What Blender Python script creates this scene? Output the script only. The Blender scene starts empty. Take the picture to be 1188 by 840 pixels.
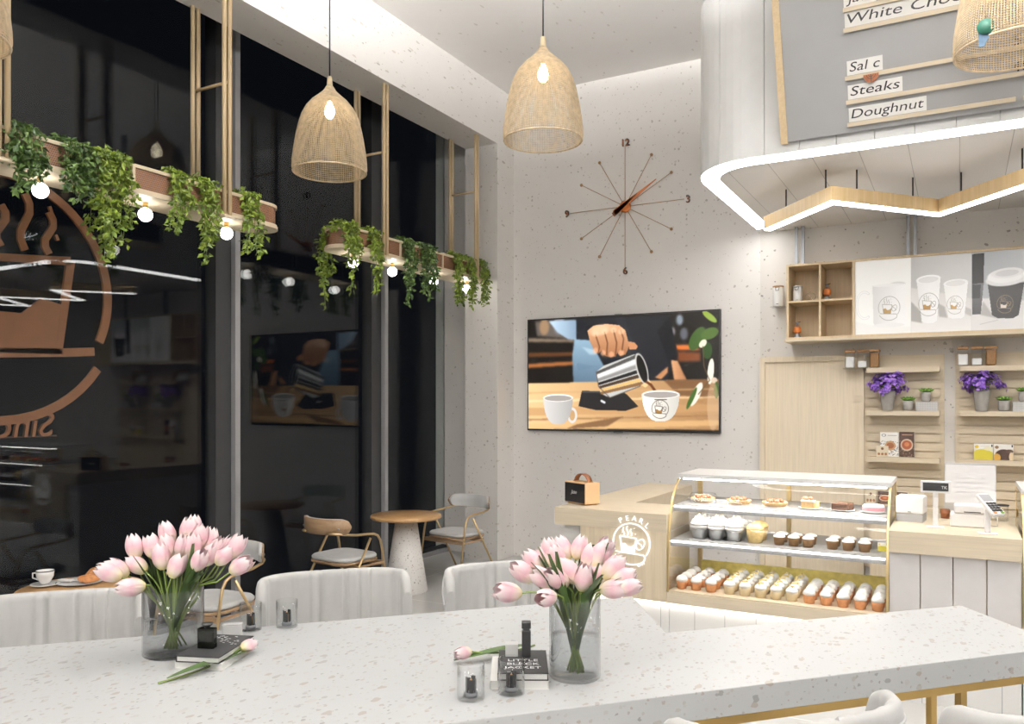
import bpy, math, random
import numpy as np
from mathutils import Matrix, Vector
PI = math.pi
SC = bpy.context.scene
COL = SC.collection
R_ = random.Random(7)

# ------------------------------------------------------------ camera, light, exposure
cam_d = bpy.data.cameras.new('camera'); cam = bpy.data.objects.new('camera', cam_d); COL.objects.link(cam)
cam.location = (0, 0, 1.8); cam.rotation_euler = (PI/2, 0, math.radians(29.03))
cam_d.sensor_width = 36; cam_d.lens = 36*935/1188; cam_d.shift_y = 47/1188; cam_d.clip_start = .05
SC.camera = cam
SC.view_settings.view_transform = 'Standard'; SC.view_settings.look = 'None'
SC.view_settings.gamma = 1; SC.view_settings.use_curve_mapping = False
SC.view_settings.exposure = 0.78
w = bpy.data.worlds.new('night'); SC.world = w; w.use_nodes = True
w.node_tree.nodes['Background'].inputs[0].default_value = (.006, .007, .010, 1)
w.node_tree.nodes['Background'].inputs[1].default_value = .3
SC.cycles.max_bounces = 10; SC.cycles.transparent_max_bounces = 24
SC.cycles.caustics_reflective = False; SC.cycles.caustics_refractive = False
SC.cycles.sample_clamp_indirect = 4
FILL_E = 15.0      # downward glow of the added, unseen fill lamps
FILL_UP_E = 165.0  # upward glow of the same added lamps, lifts the ceiling
LED_E = 9.5       # bulkhead and zigzag strips
CASE_E = 9.0

# ------------------------------------------------------------ mesh builder
class MB:
    def __init__(s): s.v = []; s.f = []; s.m = []; s.M = Matrix(); s.cm = 0; s.sm = []; s.c = None
    def add(s, vs, fs, smooth=False):
        b = len(s.v); s.v += [tuple(s.M @ Vector(p)) for p in vs]
        for f in fs: s.f.append(tuple(i+b for i in f)); s.m.append(s.cm); s.sm.append(smooth)
        return s
    def box(s, x0, x1, y0, y1, z0, z1):
        vs = [(x, y, z) for z in (z0, z1) for y in (y0, y1) for x in (x0, x1)]
        return s.add(vs, [(0,2,3,1),(4,5,7,6),(0,1,5,4),(2,6,7,3),(0,4,6,2),(1,3,7,5)])
    def rbox(s, x0, x1, y0, y1, z0, z1, r, n=4):   # rounded in plan, small chamfer
        pts = rrect(x0, x1, y0, y1, r, n); return s.prism(pts, z0, z1, ch=min(r*.5, (z1-z0)*.2))
    def prism(s, pts, z0, z1, ch=0, smooth=False):
        n = len(pts)
        if ch:
            cx = sum(p[0] for p in pts)/n; cy = sum(p[1] for p in pts)/n
            def ins(d):
                out = []
                for i in range(n):
                    a, b, c = pts[i-1], pts[i], pts[(i+1) % n]
                    e1 = Vector((b[0]-a[0], b[1]-a[1])); e2 = Vector((c[0]-b[0], c[1]-b[1]))
                    if e1.length: e1.normalize()
                    if e2.length: e2.normalize()
                    nn = Vector((-(e1.y+e2.y), e1.x+e2.x))
                    if nn.length: nn.normalize()
                    out.append((b[0]+nn.x*d, b[1]+nn.y*d))
                return out
            q = ins(ch); rings = [(q, z0), (pts, z0+ch), (pts, z1-ch), (q, z1)]
        else: rings = [(pts, z0), (pts, z1)]
        vs = [(p[0], p[1], z) for r, z in rings for p in r]; fs = []
        for k in range(len(rings)-1):
            for i in range(n):
                j = (i+1) % n; fs.append((k*n+i, k*n+j, k*n+n+j, k*n+n+i))
        b0 = len(s.v); s.add(vs, fs, smooth); k = len(rings)-1
        s.f.append(tuple(b0+i for i in reversed(range(n)))); s.m.append(s.cm); s.sm.append(False)
        s.f.append(tuple(b0+k*n+i for i in range(n))); s.m.append(s.cm); s.sm.append(False)
        return s
    def lathe(s, prof, n=32, c=(0,0,0), smooth=True, close=True):
        vs = []; fs = []
        for r, z in prof:
            for i in range(n):
                a = 2*PI*i/n; vs.append((c[0]+r*math.cos(a), c[1]+r*math.sin(a), c[2]+z))
        for k in range(len(prof)-1):
            for i in range(n):
                j = (i+1) % n; fs.append((k*n+i, k*n+j, k*n+n+j, k*n+n+i))
        if close and prof[0][0] > 1e-6: fs.append(tuple(reversed(range(n))))
        if close and prof[-1][0] > 1e-6: fs.append(tuple((len(prof)-1)*n+i for i in range(n)))
        return s.add(vs, fs, smooth)
    def sphere(s, c, r, n=16, m=10, sx=1, sy=1, sz=1):
        vs = [(c[0], c[1], c[2]-r*sz)]
        for k in range(1, m):
            t = -PI/2+PI*k/m
            for i in range(n):
                a = 2*PI*i/n; vs.append((c[0]+r*sx*math.cos(t)*math.cos(a), c[1]+r*sy*math.cos(t)*math.sin(a), c[2]+r*sz*math.sin(t)))
        vs.append((c[0], c[1], c[2]+r*sz)); fs = []
        for i in range(n):
            j = (i+1) % n; fs.append((0, 1+j, 1+i)); L = 1+(m-2)*n; fs.append((L+i, L+j, len(vs)-1))
            for k in range(m-2): fs.append((1+k*n+i, 1+k*n+j, 1+k*n+n+j, 1+k*n+n+i))
        return s.add(vs, fs, True)
    def tube(s, path, r, n=10, closed=False, flat=None):
        P = [Vector(p) for p in path]; N = len(P); rr = r if isinstance(r, (list, tuple)) else [r]*N
        T = []
        for i in range(N):
            a = P[i-1] if (i > 0 or closed) else P[i]; b = P[(i+1) % N] if (i < N-1 or closed) else P[i]
            t = (b-a); T.append(t.normalized() if t.length else Vector((0,0,1)))
        up = Vector((0,0,1)) if abs(T[0].z) < .9 else Vector((1,0,0))
        u = T[0].cross(up).normalized(); vs = []; fs = []
        for i in range(N):
            u = (u - T[i]*u.dot(T[i])); u.normalize(); v = T[i].cross(u)
            for k in range(n):
                a = 2*PI*k/n + (PI/4 if n == 4 else 0)
                fx, fy = (1, 1) if flat is None else flat
                vs.append(tuple(P[i]+u*math.cos(a)*rr[i]*fx+v*math.sin(a)*rr[i]*fy))
        for i in range(N if closed else N-1):
            for k in range(n):
                l = (k+1) % n; j = (i+1) % N; fs.append((i*n+k, i*n+l, j*n+l, j*n+k))
        if not closed: fs.append(tuple(reversed(range(n)))); fs.append(tuple((N-1)*n+k for k in range(n)))
        return s.add(vs, fs, n > 4)
    def grid(s, P, smooth=True):     # P[i][j] points
        h = len(P); w_ = len(P[0]); vs = [p for r in P for p in r]
        return s.add(vs, [(i*w_+j, i*w_+j+1, (i+1)*w_+j+1, (i+1)*w_+j) for i in range(h-1) for j in range(w_-1)], smooth)
    def mesh(s, name, mats):
        me = bpy.data.meshes.new(name); me.from_pydata(s.v, [], s.f)
        for m in (mats if isinstance(mats, (list, tuple)) else [mats]): me.materials.append(m)
        me.polygons.foreach_set('material_index', s.m); me.polygons.foreach_set('use_smooth', s.sm)
        me.update(); return me
    def build(s, name, mats, parent=None, loc=(0,0,0), rot=(0,0,0)):
        o = bpy.data.objects.new(name, s.mesh(name, mats)); COL.objects.link(o); o.location = loc; o.rotation_euler = rot
        if parent: o.parent = parent
        return o
def rrect(x0, x1, y0, y1, r, n=5):
    out = []
    for cx, cy, a0 in ((x1-r, y1-r, 0), (x0+r, y1-r, PI/2), (x0+r, y0+r, PI), (x1-r, y0+r, 1.5*PI)):
        for k in range(n+1): a = a0+PI/2*k/n; out.append((cx+r*math.cos(a), cy+r*math.sin(a)))
    return out
def tag(o, label=None, cat=None, group=None, kind=None):
    if label: o['label'] = label
    if cat: o['category'] = cat
    if group: o['group'] = group
    if kind: o['kind'] = kind
    return o
def thing(name, label, cat, loc=(0,0,0), rz=0, group=None):
    o = bpy.data.objects.new(name, None); COL.objects.link(o); o.location = loc; o.rotation_euler = (0,0,rz); o.empty_display_size = .1
    return tag(o, label, cat, group)
def copy_tree(o, parent=None):
    c = o.copy(); COL.objects.link(c); c.parent = parent
    for ch in list(o.children): copy_tree(ch, c)
    return c
def place(root, loc, rz=None, label=None, group=None):
    c = copy_tree(root); c.location = loc
    if rz is not None: c.rotation_euler = (0,0,rz)
    if label: c['label'] = label
    if group: c['group'] = group
    return c
def mb(): return MB()
def struct(name, m, mat): return tag(m.build(name, mat), kind='structure')
def bev(o, wd=.004, seg=2):
    b = o.modifiers.new('bevel', 'BEVEL'); b.width = wd; b.segments = seg; b.limit_method = 'ANGLE'; b.angle_limit = .6; return o
def text_mesh(txt, size, depth=.001, shear=0, sx=1.0, mirror=False, align='LEFT'):
    c = bpy.data.curves.new('lettering', 'FONT'); c.body = txt; c.size = size; c.extrude = depth; c.shear = shear; c.align_x = align; c.resolution_u = 3
    o = bpy.data.objects.new('lettering', c); COL.objects.link(o); bpy.context.view_layer.update()
    me = bpy.data.meshes.new_from_object(o.evaluated_get(bpy.context.evaluated_depsgraph_get()))
    bpy.data.objects.remove(o); bpy.data.curves.remove(c)
    M = Matrix.Diagonal((-sx if mirror else sx, 1, 1, 1)); me.transform(M)
    return me
def put_text(name, txt, size, mat, parent, loc, rot, **k):
    me = text_mesh(txt, size, **k); me.name = name; me.materials.clear(); me.materials.append(mat)
    o = bpy.data.objects.new(name, me); COL.objects.link(o); o.location = loc; o.rotation_euler = rot
    if parent: o.parent = parent
    return o
def arc(cx, cy, r, a0, a1, n): return [(cx+r*math.cos(math.radians(a0+(a1-a0)*k/n)), cy+r*math.sin(math.radians(a0+(a1-a0)*k/n))) for k in range(n+1)]

# ------------------------------------------------------------ materials
def srgb(r, g, b): return tuple(((c/255)/12.92 if c <= 10 else ((c/255+.055)/1.055)**2.4) for c in (r, g, b)) + (1,)
class NT:
    def __init__(s, name):
        s.m = bpy.data.materials.new(name); s.m.use_nodes = True; s.t = s.m.node_tree; s.b = s.t.nodes['Principled BSDF']
    def n(s, ty, **k):
        x = s.t.nodes.new(ty)
        for a, v in k.items(): setattr(x, a, v)
        return x
    def l(s, a, b): s.t.links.new(a, b)
    def coord(s, scale=(1,1,1), rot=(0,0,0), src='Object'):
        tc = s.n('ShaderNodeTexCoord'); mp = s.n('ShaderNodeMapping'); mp.inputs['Scale'].default_value = scale; mp.inputs['Rotation'].default_value = rot
        s.l(tc.outputs[src], mp.inputs[0]); return mp.outputs[0]
    def noise(s, vec, scale, detail=3, rough=.5, dist=0):
        x = s.n('ShaderNodeTexNoise'); x.inputs['Scale'].default_value = scale; x.inputs['Detail'].default_value = detail
        x.inputs['Roughness'].default_value = rough; x.inputs['Distortion'].default_value = dist; s.l(vec, x.inputs['Vector']); return x
    def ramp(s, fac, stops, interp='LINEAR'):
        x = s.n('ShaderNodeValToRGB'); x.color_ramp.interpolation = interp; e = x.color_ramp.elements
        while len(e) < len(stops): e.new(.5)
        for i, (p, c) in enumerate(stops): e[i].position = p; e[i].color = c if isinstance(c, tuple) else (c, c, c, 1)
        s.l(fac, x.inputs[0]); return x.outputs[0]
    def mix(s, fac, a, b, mode='MIX'):
        x = s.n('ShaderNodeMix', data_type='RGBA', blend_type=mode)
        for sock, v in ((x.inputs[0], fac), (x.inputs[6], a), (x.inputs[7], b)):
            if isinstance(v, (int, float, tuple)): sock.default_value = v
            else: s.l(v, sock)
        return x.outputs[2]
    def math(s, op, a, b=0.0):
        x = s.n('ShaderNodeMath', operation=op)
        for i, v in enumerate((a, b)):
            if isinstance(v, (int, float)): x.inputs[i].default_value = v
            else: s.l(v, x.inputs[i])
        return x.outputs[0]
    def bump(s, h, strength=.2, dist=.002):
        x = s.n('ShaderNodeBump'); x.inputs['Strength'].default_value = strength; x.inputs['Distance'].default_value = dist
        s.l(h, x.inputs['Height']); s.l(x.outputs[0], s.b.inputs['Normal'])
def plain(name, col, rough=.5, metal=0, var=.06, vs=8, spec=.5, coat=0):
    t = NT(name); v = t.coord(); nz = t.noise(v, vs, 3)
    d = tuple(c*(1-var) for c in col[:3])+(1,); e = tuple(min(1, c*(1+var)) for c in col[:3])+(1,)
    t.l(t.ramp(nz.outputs[0], [(.3, d), (.7, e)]), t.b.inputs['Base Color'])
    t.b.inputs['Roughness'].default_value = rough; t.b.inputs['Metallic'].default_value = metal; t.b.inputs['Specular IOR Level'].default_value = spec
    t.b.inputs['Coat Weight'].default_value = coat
    return t.m
def emit(name, col, e):
    t = NT(name); t.t.nodes.remove(t.b); x = t.n('ShaderNodeEmission'); x.inputs[0].default_value = col; x.inputs[1].default_value = e
    t.l(x.outputs[0], t.t.nodes['Material Output'].inputs[0]); return t.m
def wood(name, c1, c2, axis=0, scale=1.0, rough=.45):
    t = NT(name); sc = [26*scale]*3; sc[axis] = 1.2*scale; v = t.coord(tuple(sc)); nz = t.noise(v, 1.0, 5, .6, .4)
    sc2 = [90*scale]*3; sc2[axis] = 3*scale; n2 = t.noise(t.coord(tuple(sc2)), 1.0, 2)
    c = t.ramp(nz.outputs[0], [(.25, c1), (.75, c2)])
    g = t.ramp(n2.outputs[0], [(.35, .93), (.6, 1.0)])
    t.l(t.mix(1.0, c, g, 'MULTIPLY'), t.b.inputs['Base Color']); t.b.inputs['Roughness'].default_value = rough; t.bump(n2.outputs[0], .08); return t.m
def terrazzo(name, base, chips, layers, rough=.4, cloud=.04):
    """layers: (cells per metre, max radius in cell units, share of cells with a chip, stretch)"""
    t = NT(name); col = t.ramp(t.noise(t.coord(), 1.7, 4, .6).outputs[0], [(.3, tuple(c*(1-cloud) for c in base[:3])+(1,)), (.7, base)])
    for i, (sc, rad, share, st) in enumerate(layers):
        v = t.coord((sc, sc*st, sc), (.3*i, .5*i, .9*i)); dn = t.noise(v, 1.6, 2)
        va = t.n('ShaderNodeVectorMath', operation='MULTIPLY_ADD'); t.l(dn.outputs[1], va.inputs[0]); va.inputs[1].default_value = (.55,.55,.55); t.l(v, va.inputs[2])
        vo = t.n('ShaderNodeTexVoronoi'); vo.inputs['Scale'].default_value = 1.0; t.l(va.outputs[0], vo.inputs['Vector'])
        sp = t.n('ShaderNodeSeparateColor'); t.l(vo.outputs['Color'], sp.inputs[0])
        r = t.math('MULTIPLY', sp.outputs[1], rad); a = t.math('LESS_THAN', vo.outputs['Distance'], r)
        b = t.math('LESS_THAN', sp.outputs[0], share); mk = t.math('MULTIPLY', a, b)
        cc = t.ramp(sp.outputs[2], [(k/len(chips), c) for k, c in enumerate(chips)], 'CONSTANT')
        col = t.mix(mk, col, cc)
    t.l(col, t.b.inputs['Base Color']); t.b.inputs['Roughness'].default_value = rough; return t.m
def arch_glass(name, tint=(1,1,1,1), ior=1.5, rough=0.0):
    t = NT(name); t.t.nodes.remove(t.b); tr = t.n('ShaderNodeBsdfTransparent'); tr.inputs[0].default_value = tint
    gl = t.n('ShaderNodeBsdfGlossy'); gl.inputs['Roughness'].default_value = rough
    ge = t.n('ShaderNodeNewGeometry'); dp = t.n('ShaderNodeVectorMath', operation='DOT_PRODUCT'); t.l(ge.outputs['Incoming'], dp.inputs[0]); t.l(ge.outputs['Normal'], dp.inputs[1])
    f0 = ((ior-1)/(ior+1))**2; q = t.math('POWER', t.math('SUBTRACT', 1.0, t.math('ABSOLUTE', dp.outputs['Value'])), 5.0); fr = t.math('ADD', t.math('MULTIPLY', q, 1-f0), f0)
    mx = t.n('ShaderNodeMixShader'); t.l(fr, mx.inputs[0]); t.l(tr.outputs[0], mx.inputs[1]); t.l(gl.outputs[0], mx.inputs[2])
    t.l(mx.outputs[0], t.t.nodes['Material Output'].inputs[0]); return t.m
def vcol(name, rough=.5, e=0.0):
    t = NT(name); a = t.n('ShaderNodeVertexColor', layer_name='Col'); t.l(a.outputs[0], t.b.inputs['Base Color']); t.b.inputs['Roughness'].default_value = rough
    if e: t.l(a.outputs[0], t.b.inputs['Emission Color']); t.b.inputs['Emission Strength'].default_value = e; t.l(t.mix(.93 if e > .5 else 0.0, a.outputs[0], (0,0,0,1)), t.b.inputs['Base Color'])
    return t.m
def planks(name, base, axis=0, pitch=.23, gap=.035, rough=.4, off=0.0, line=.55):
    """painted boards: grooves across one object axis"""
    t = NT(name); sp = t.n('ShaderNodeSeparateXYZ'); tc = t.n('ShaderNodeTexCoord'); t.l(tc.outputs['Object'], sp.inputs[0])
    x = t.math('FRACT', t.math('DIVIDE', t.math('ADD', sp.outputs[axis], off), pitch)); g = t.math('LESS_THAN', x, gap)
    t.l(t.mix(g, base, tuple(c*line for c in base[:3])+(1,)), t.b.inputs['Base Color']); t.b.inputs['Roughness'].default_value = rough
    t.bump(t.math('SUBTRACT', 1.0, g), .4, .003); return t.m
def leafmat(name, c1, c2):
    t = NT(name); g = t.n('ShaderNodeNewGeometry'); t.l(t.ramp(g.outputs['Random Per Island'], [(0, c1), (1, c2)]), t.b.inputs['Base Color']); t.b.inputs['Roughness'].default_value = .45
    t.b.inputs['Subsurface Weight'].default_value = 0; return t.m
M = {}
M['wall'] = terrazzo('speckled plaster', (.81,.785,.755,1), [(.60,.56,.51,1), (.66,.61,.55,1), (.52,.49,.46,1)], [(24,.30,.22,.35), (44,.34,.20,.5)], .55)
M['wall_chip'] = terrazzo('chipped plaster', (.72,.69,.65,1), [(.46,.42,.38,1), (.54,.49,.44,1), (.34,.32,.30,1)], [(18,.28,.36,.30), (34,.32,.28,.5)], .55)
M['wall_dark'] = plain('charcoal wall', (.012,.012,.012,1), .8)
M['ceiling'] = terrazzo('ceiling plaster', (.82,.80,.78,1), [(.62,.58,.54,1), (.66,.62,.58,1)], [(22,.3,.2,.5)], .6)
M['top'] = terrazzo('pale terrazzo', (.53,.54,.54,1), [(.40,.39,.38,1), (.45,.44,.42,1), (.33,.325,.32,1), (.48,.475,.465,1), (.42,.38,.345,1), (.50,.49,.475,1)], [(34,.42,.62,.6), (66,.44,.60,.75), (18,.27,.20,.65)], .32)
M['slab'] = terrazzo('white speckled slab', (.80,.80,.79,1), [(.6,.6,.59,1), (.68,.67,.66,1)], [(50,.36,.4,.8)], .3)
M['cone'] = terrazzo('table base terrazzo', (.78,.76,.73,1), [(.45,.42,.40,1), (.55,.48,.42,1), (.35,.33,.32,1)], [(48,.40,.45,1), (90,.42,.40,1)], .4)
def floor_mat():
    t = NT('polished floor tile'); v = t.coord(); nz = t.noise(v, .8, 5, .6, .6); c = t.ramp(nz.outputs[0], [(.3, (.44,.435,.42,1)), (.7, (.51,.505,.49,1))])
    br = t.n('ShaderNodeTexBrick'); br.offset = 0; br.inputs['Scale'].default_value = 1; br.inputs['Mortar Size'].default_value = .004; br.inputs['Brick Width'].default_value = 1.2; br.inputs['Row Height'].default_value = 1.2
    br.inputs['Color1'].default_value = (0,0,0,1); br.inputs['Color2'].default_value = (0,0,0,1); br.inputs['Mortar'].default_value = (1,1,1,1); t.l(v, br.inputs['Vector'])
    t.l(t.mix(br.outputs['Color'], c, (.75,.74,.72,1)), t.b.inputs['Base Color']); t.b.inputs['Roughness'].default_value = .28; return t.m
M['floor'] = floor_mat()
M['ash'] = wood('pale ash veneer', srgb(212,195,167), srgb(222,206,180), 2)
M['ash_x'] = wood('pale ash veneer across', srgb(208,193,168), srgb(217,203,179), 0)
M['ash_y'] = wood('pale ash rail', srgb(214,196,166), srgb(228,212,186), 1)
M['pole'] = wood('pole wood', srgb(196,172,134), srgb(214,192,156), 2)
M['door'] = wood('door veneer', srgb(228,213,188), srgb(234,220,196), 2)
M['cafe_top'] = wood('round table wood', srgb(168,128,84), srgb(198,160,112), 1, .8, .35)
M['chair_wood'] = wood('walnut shell', srgb(140,112,84), srgb(170,142,110), 0, 1, .4)
M['zig'] = wood('zigzag wood', srgb(190,160,112), srgb(214,188,146), 2)
M['cab_in'] = wood('cabinet inside', srgb(206,182,146), srgb(220,198,162), 2)
M['brass'] = plain('brushed brass', (.62,.42,.16,1), .32, 1)
M['brass_soft'] = plain('satin gold rod', (.60,.44,.24,1), .35, .85)
M['gold_edge'] = plain('gold trim', (.72,.56,.28,1), .3, .8)
M['white_board'] = planks('white boards vertical', (.82,.82,.81,1), 0, .235, .022)
M['white_base'] = planks('white base boards', (.80,.79,.77,1), 0, .205, .02, off=.03)
M['white_soffit'] = planks('white soffit boards', (.80,.78,.76,1), 0, .30, .016)
M['panel'] = plain('light grey panel', (.66,.64,.63,1), .4, 0, .03)
M['white'] = plain('white paint', (.62,.62,.61,1), .4, 0, .02)
M['white_pl'] = plain('white plastic', (.80,.79,.79,1), .35, 0, .02)
M['black'] = plain('black plastic', (.012,.012,.013,1), .35, 0, .1)
M['dark'] = plain('dark metal', (.05,.05,.052,1), .4, .6)
M['steel'] = plain('grey steel', (.30,.31,.33,1), .35, .7)
M['mull'] = plain('grey aluminium', (.36,.36,.37,1), .45, .3, .05, 3)
M['mull_d'] = plain('charcoal aluminium', (.035,.036,.038,1), .4, .3)
M['glass'] = arch_glass('window glass', (.93,.95,.95,1), 1.40)
M['clear'] = arch_glass('clear glass', (.985,.99,.99,1), 1.45)
M['case_glass'] = arch_glass('case glass', (.98,.98,.98,1), 1.25)
M['smoke'] = arch_glass('vase glass', (.93,.935,.94,1), 1.45)
M['water'] = arch_glass('water', (.975,.985,.985,1), 1.2)
M['led'] = emit('led strip', (1,.975,.95,1), LED_E)
M['led_case'] = emit('case led', (1,.96,.90,1), CASE_E)
M['led_fill'] = emit('case fill led', (1,.95,.86,1), 20)  # extra strips added to brighten the inside of the case
M['led_glow'] = emit('plinth led', (1,.96,.90,1), 7)
M['bulb'] = emit('warm bulb', (1,.86,.62,1), 13)
M['globe'] = emit('globe bulb', (1,.97,.92,1), 9)
M['fill_down'] = emit('fill lamp', (1,.98,.96,1), FILL_E)  # lower face of the added fill lamps
M['fill_up'] = emit('fill lamp upper', (1,.98,.96,1), FILL_UP_E)  # upper face of the added fill lamps
M['weave'] = plain('woven rattan', srgb(212,192,160), .6, 0, .18, 30)
M['neck'] = plain('pale neck', srgb(226,208,172), .5)
def cane():
    t = NT('cane webbing'); v = t.coord((1,1,1)); ck = t.n('ShaderNodeTexBrick'); ck.offset = .5
    for k, x in (('Scale', 62), ('Mortar Size', .05), ('Brick Width', .8), ('Row Height', .8)): ck.inputs[k].default_value = x
    ck.inputs['Color1'].default_value = srgb(92,58,38); ck.inputs['Color2'].default_value = srgb(78,48,32); ck.inputs['Mortar'].default_value = srgb(176,134,96)
    ckv = t.n('ShaderNodeSeparateXYZ'); t.l(v, ckv.inputs[0]); cb = t.n('ShaderNodeCombineXYZ'); t.l(t.math('ADD', ckv.outputs[0], ckv.outputs[1]), cb.inputs[0]); t.l(ckv.outputs[2], cb.inputs[1])
    t.l(cb.outputs[0], ck.inputs['Vector']); t.l(ck.outputs['Color'], t.b.inputs['Base Color']); t.b.inputs['Roughness'].default_value = .6; return t.m
M['cane'] = cane()
M['leaf_a'] = leafmat('trailing leaf bright', srgb(70,92,24), srgb(140,160,56))
M['leaf_b'] = leafmat('trailing leaf deep', srgb(40,66,30), srgb(96,122,56))
M['tleaf'] = leafmat('tulip leaf', srgb(40,60,26), srgb(66,88,40))
M['tstem'] = plain('tulip stem', srgb(110,128,60), .5)
def petal():
    t = NT('tulip petal'); sp = t.n('ShaderNodeSeparateXYZ'); t.l(t.coord(), sp.inputs[0]); nz = t.noise(t.coord((60,60,8)), 1, 2)
    z = t.math('ADD', t.math('DIVIDE', sp.outputs[2], .085), t.math('MULTIPLY', t.math('SUBTRACT', nz.outputs[0], .5), .3))
    c = t.ramp(z, [(0, srgb(238,226,160)), (.2, srgb(240,222,206)), (.5, srgb(232,186,196)), (.8, srgb(238,214,216)), (1, srgb(240,228,226))])
    t.l(c, t.b.inputs['Base Color']); t.b.inputs['Roughness'].default_value = .5; return t.m
M['petal'] = petal()
def fabric(name, c):
    t = NT(name); n1 = t.noise(t.coord((3,3,.9)), 3, 4, .6); n2 = t.noise(t.coord(), 220, 1)
    t.l(t.ramp(n1.outputs[0], [(.3, tuple(x*.88 for x in c[:3])+(1,)), (.7, c)]), t.b.inputs['Base Color']); t.b.inputs['Roughness'].default_value = .85
    t.b.inputs['Sheen Weight'].default_value = .3; t.bump(n2.outputs[0], .15); return t.m
M['fabric'] = fabric('pale grey velvet', (.50,.495,.48,1))
M['fabric2'] = fabric('grey seat fabric', (.56,.56,.55,1))
M['paint'] = vcol('printed picture', .4)
M['print_glow'] = vcol('print with added glow', .35, .10)  # faint glow added so the prints look whiter
M['screen'] = vcol('screen picture', .25, .95)
M['paper'] = plain('paper', (.80,.79,.76,1), .6, 0, .03)
M['ink'] = plain('black ink', (.015,.015,.016,1), .6)
M['whiteink'] = plain('white ink', (.85,.85,.84,1), .6)
M['sign_white'] = emit('lit sign', (1,.98,.95,1), .9)
M['sign_brown'] = plain('copper sign', srgb(140,90,58), .5, 0, .08)
M['sign_brown_d'] = plain('copper sign edge', srgb(70,42,28), .5, 0, .08)
M['menu_grey'] = plain('grey menu board', (.335,.335,.335,1), .35, 0, .04, 2)
M['porc'] = plain('porcelain', (.80,.80,.79,1), .15, 0, .02)
M['bread'] = plain('baked crust', srgb(180,122,74), .5, 0, .3, 40)
M['concrete'] = plain('grey pot', srgb(160,156,150), .8, 0, .08, 30)
M['purple'] = leafmat('violet blossom', srgb(122,78,192), srgb(190,146,232))
M['succ'] = leafmat('succulent leaf', srgb(70,118,40), srgb(130,170,70))
M['cork'] = plain('cork lid', srgb(178,138,98), .8, 0, .12, 60)
M['sugar'] = plain('white powder', (.85,.85,.84,1), .9)
M['bean'] = plain('brown beans', srgb(150,110,66), .7, 0, .4, 150)
M['orange'] = plain('orange wrapper', srgb(220,156,108), .6, 0, .12, 60)
M['cream_w'] = plain('cream wrapper', srgb(240,222,184), .6, 0, .05, 60)
M['icing'] = plain('white icing', (.86,.85,.83,1), .5, 0, .03, 60)
M['yicing'] = plain('yellow crumb', srgb(244,224,160), .6, 0, .12, 90)
M['silver'] = plain('silver foil cup', (.62,.63,.64,1), .3, .8)
M['gold_cake'] = plain('golden sponge', srgb(248,214,146), .6, 0, .12, 50)
M['bun'] = plain('brown cup', srgb(140,104,64), .6, 0, .12, 60)
M['choc'] = plain('chocolate', srgb(96,66,50), .5, 0, .15, 60)
M['tart'] = plain('tart shell', srgb(206,170,118), .6, 0, .12, 60)
M['fruit'] = plain('red fruit', srgb(216,110,80), .4, 0, .25, 50)
M['pink'] = plain('pink cream', srgb(232,170,178), .5, 0, .1, 60)
M['shelf_st'] = plain('speckled grey shelf', (.36,.36,.36,1), .4, .2, .18, 120)
M['yellow_b'] = plain('yellow board', srgb(240,224,130), .5, 0, .12, 25)
M['tan'] = plain('tan leather', srgb(232,190,146), .5, 0, .04)
M['teal'] = plain('teal tag', srgb(16,84,66), .5, 0, .15, 60)
M['bluegrey'] = plain('blue grey paper', srgb(70,98,122), .5, 0, .2, 30)
M['rust'] = plain('rust brown', srgb(140,84,50), .5, 0, .2, 60)
M['perf'] = arch_glass('dark bottle', (.10,.11,.09,1), 1.5)
M['spoke'] = plain('clock spoke', srgb(176,140,104), .5)
M['amber'] = plain('amber', srgb(206,120,60), .3)
M['candle'] = plain('amber wax', (.80,.42,.16,1), .4)

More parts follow.
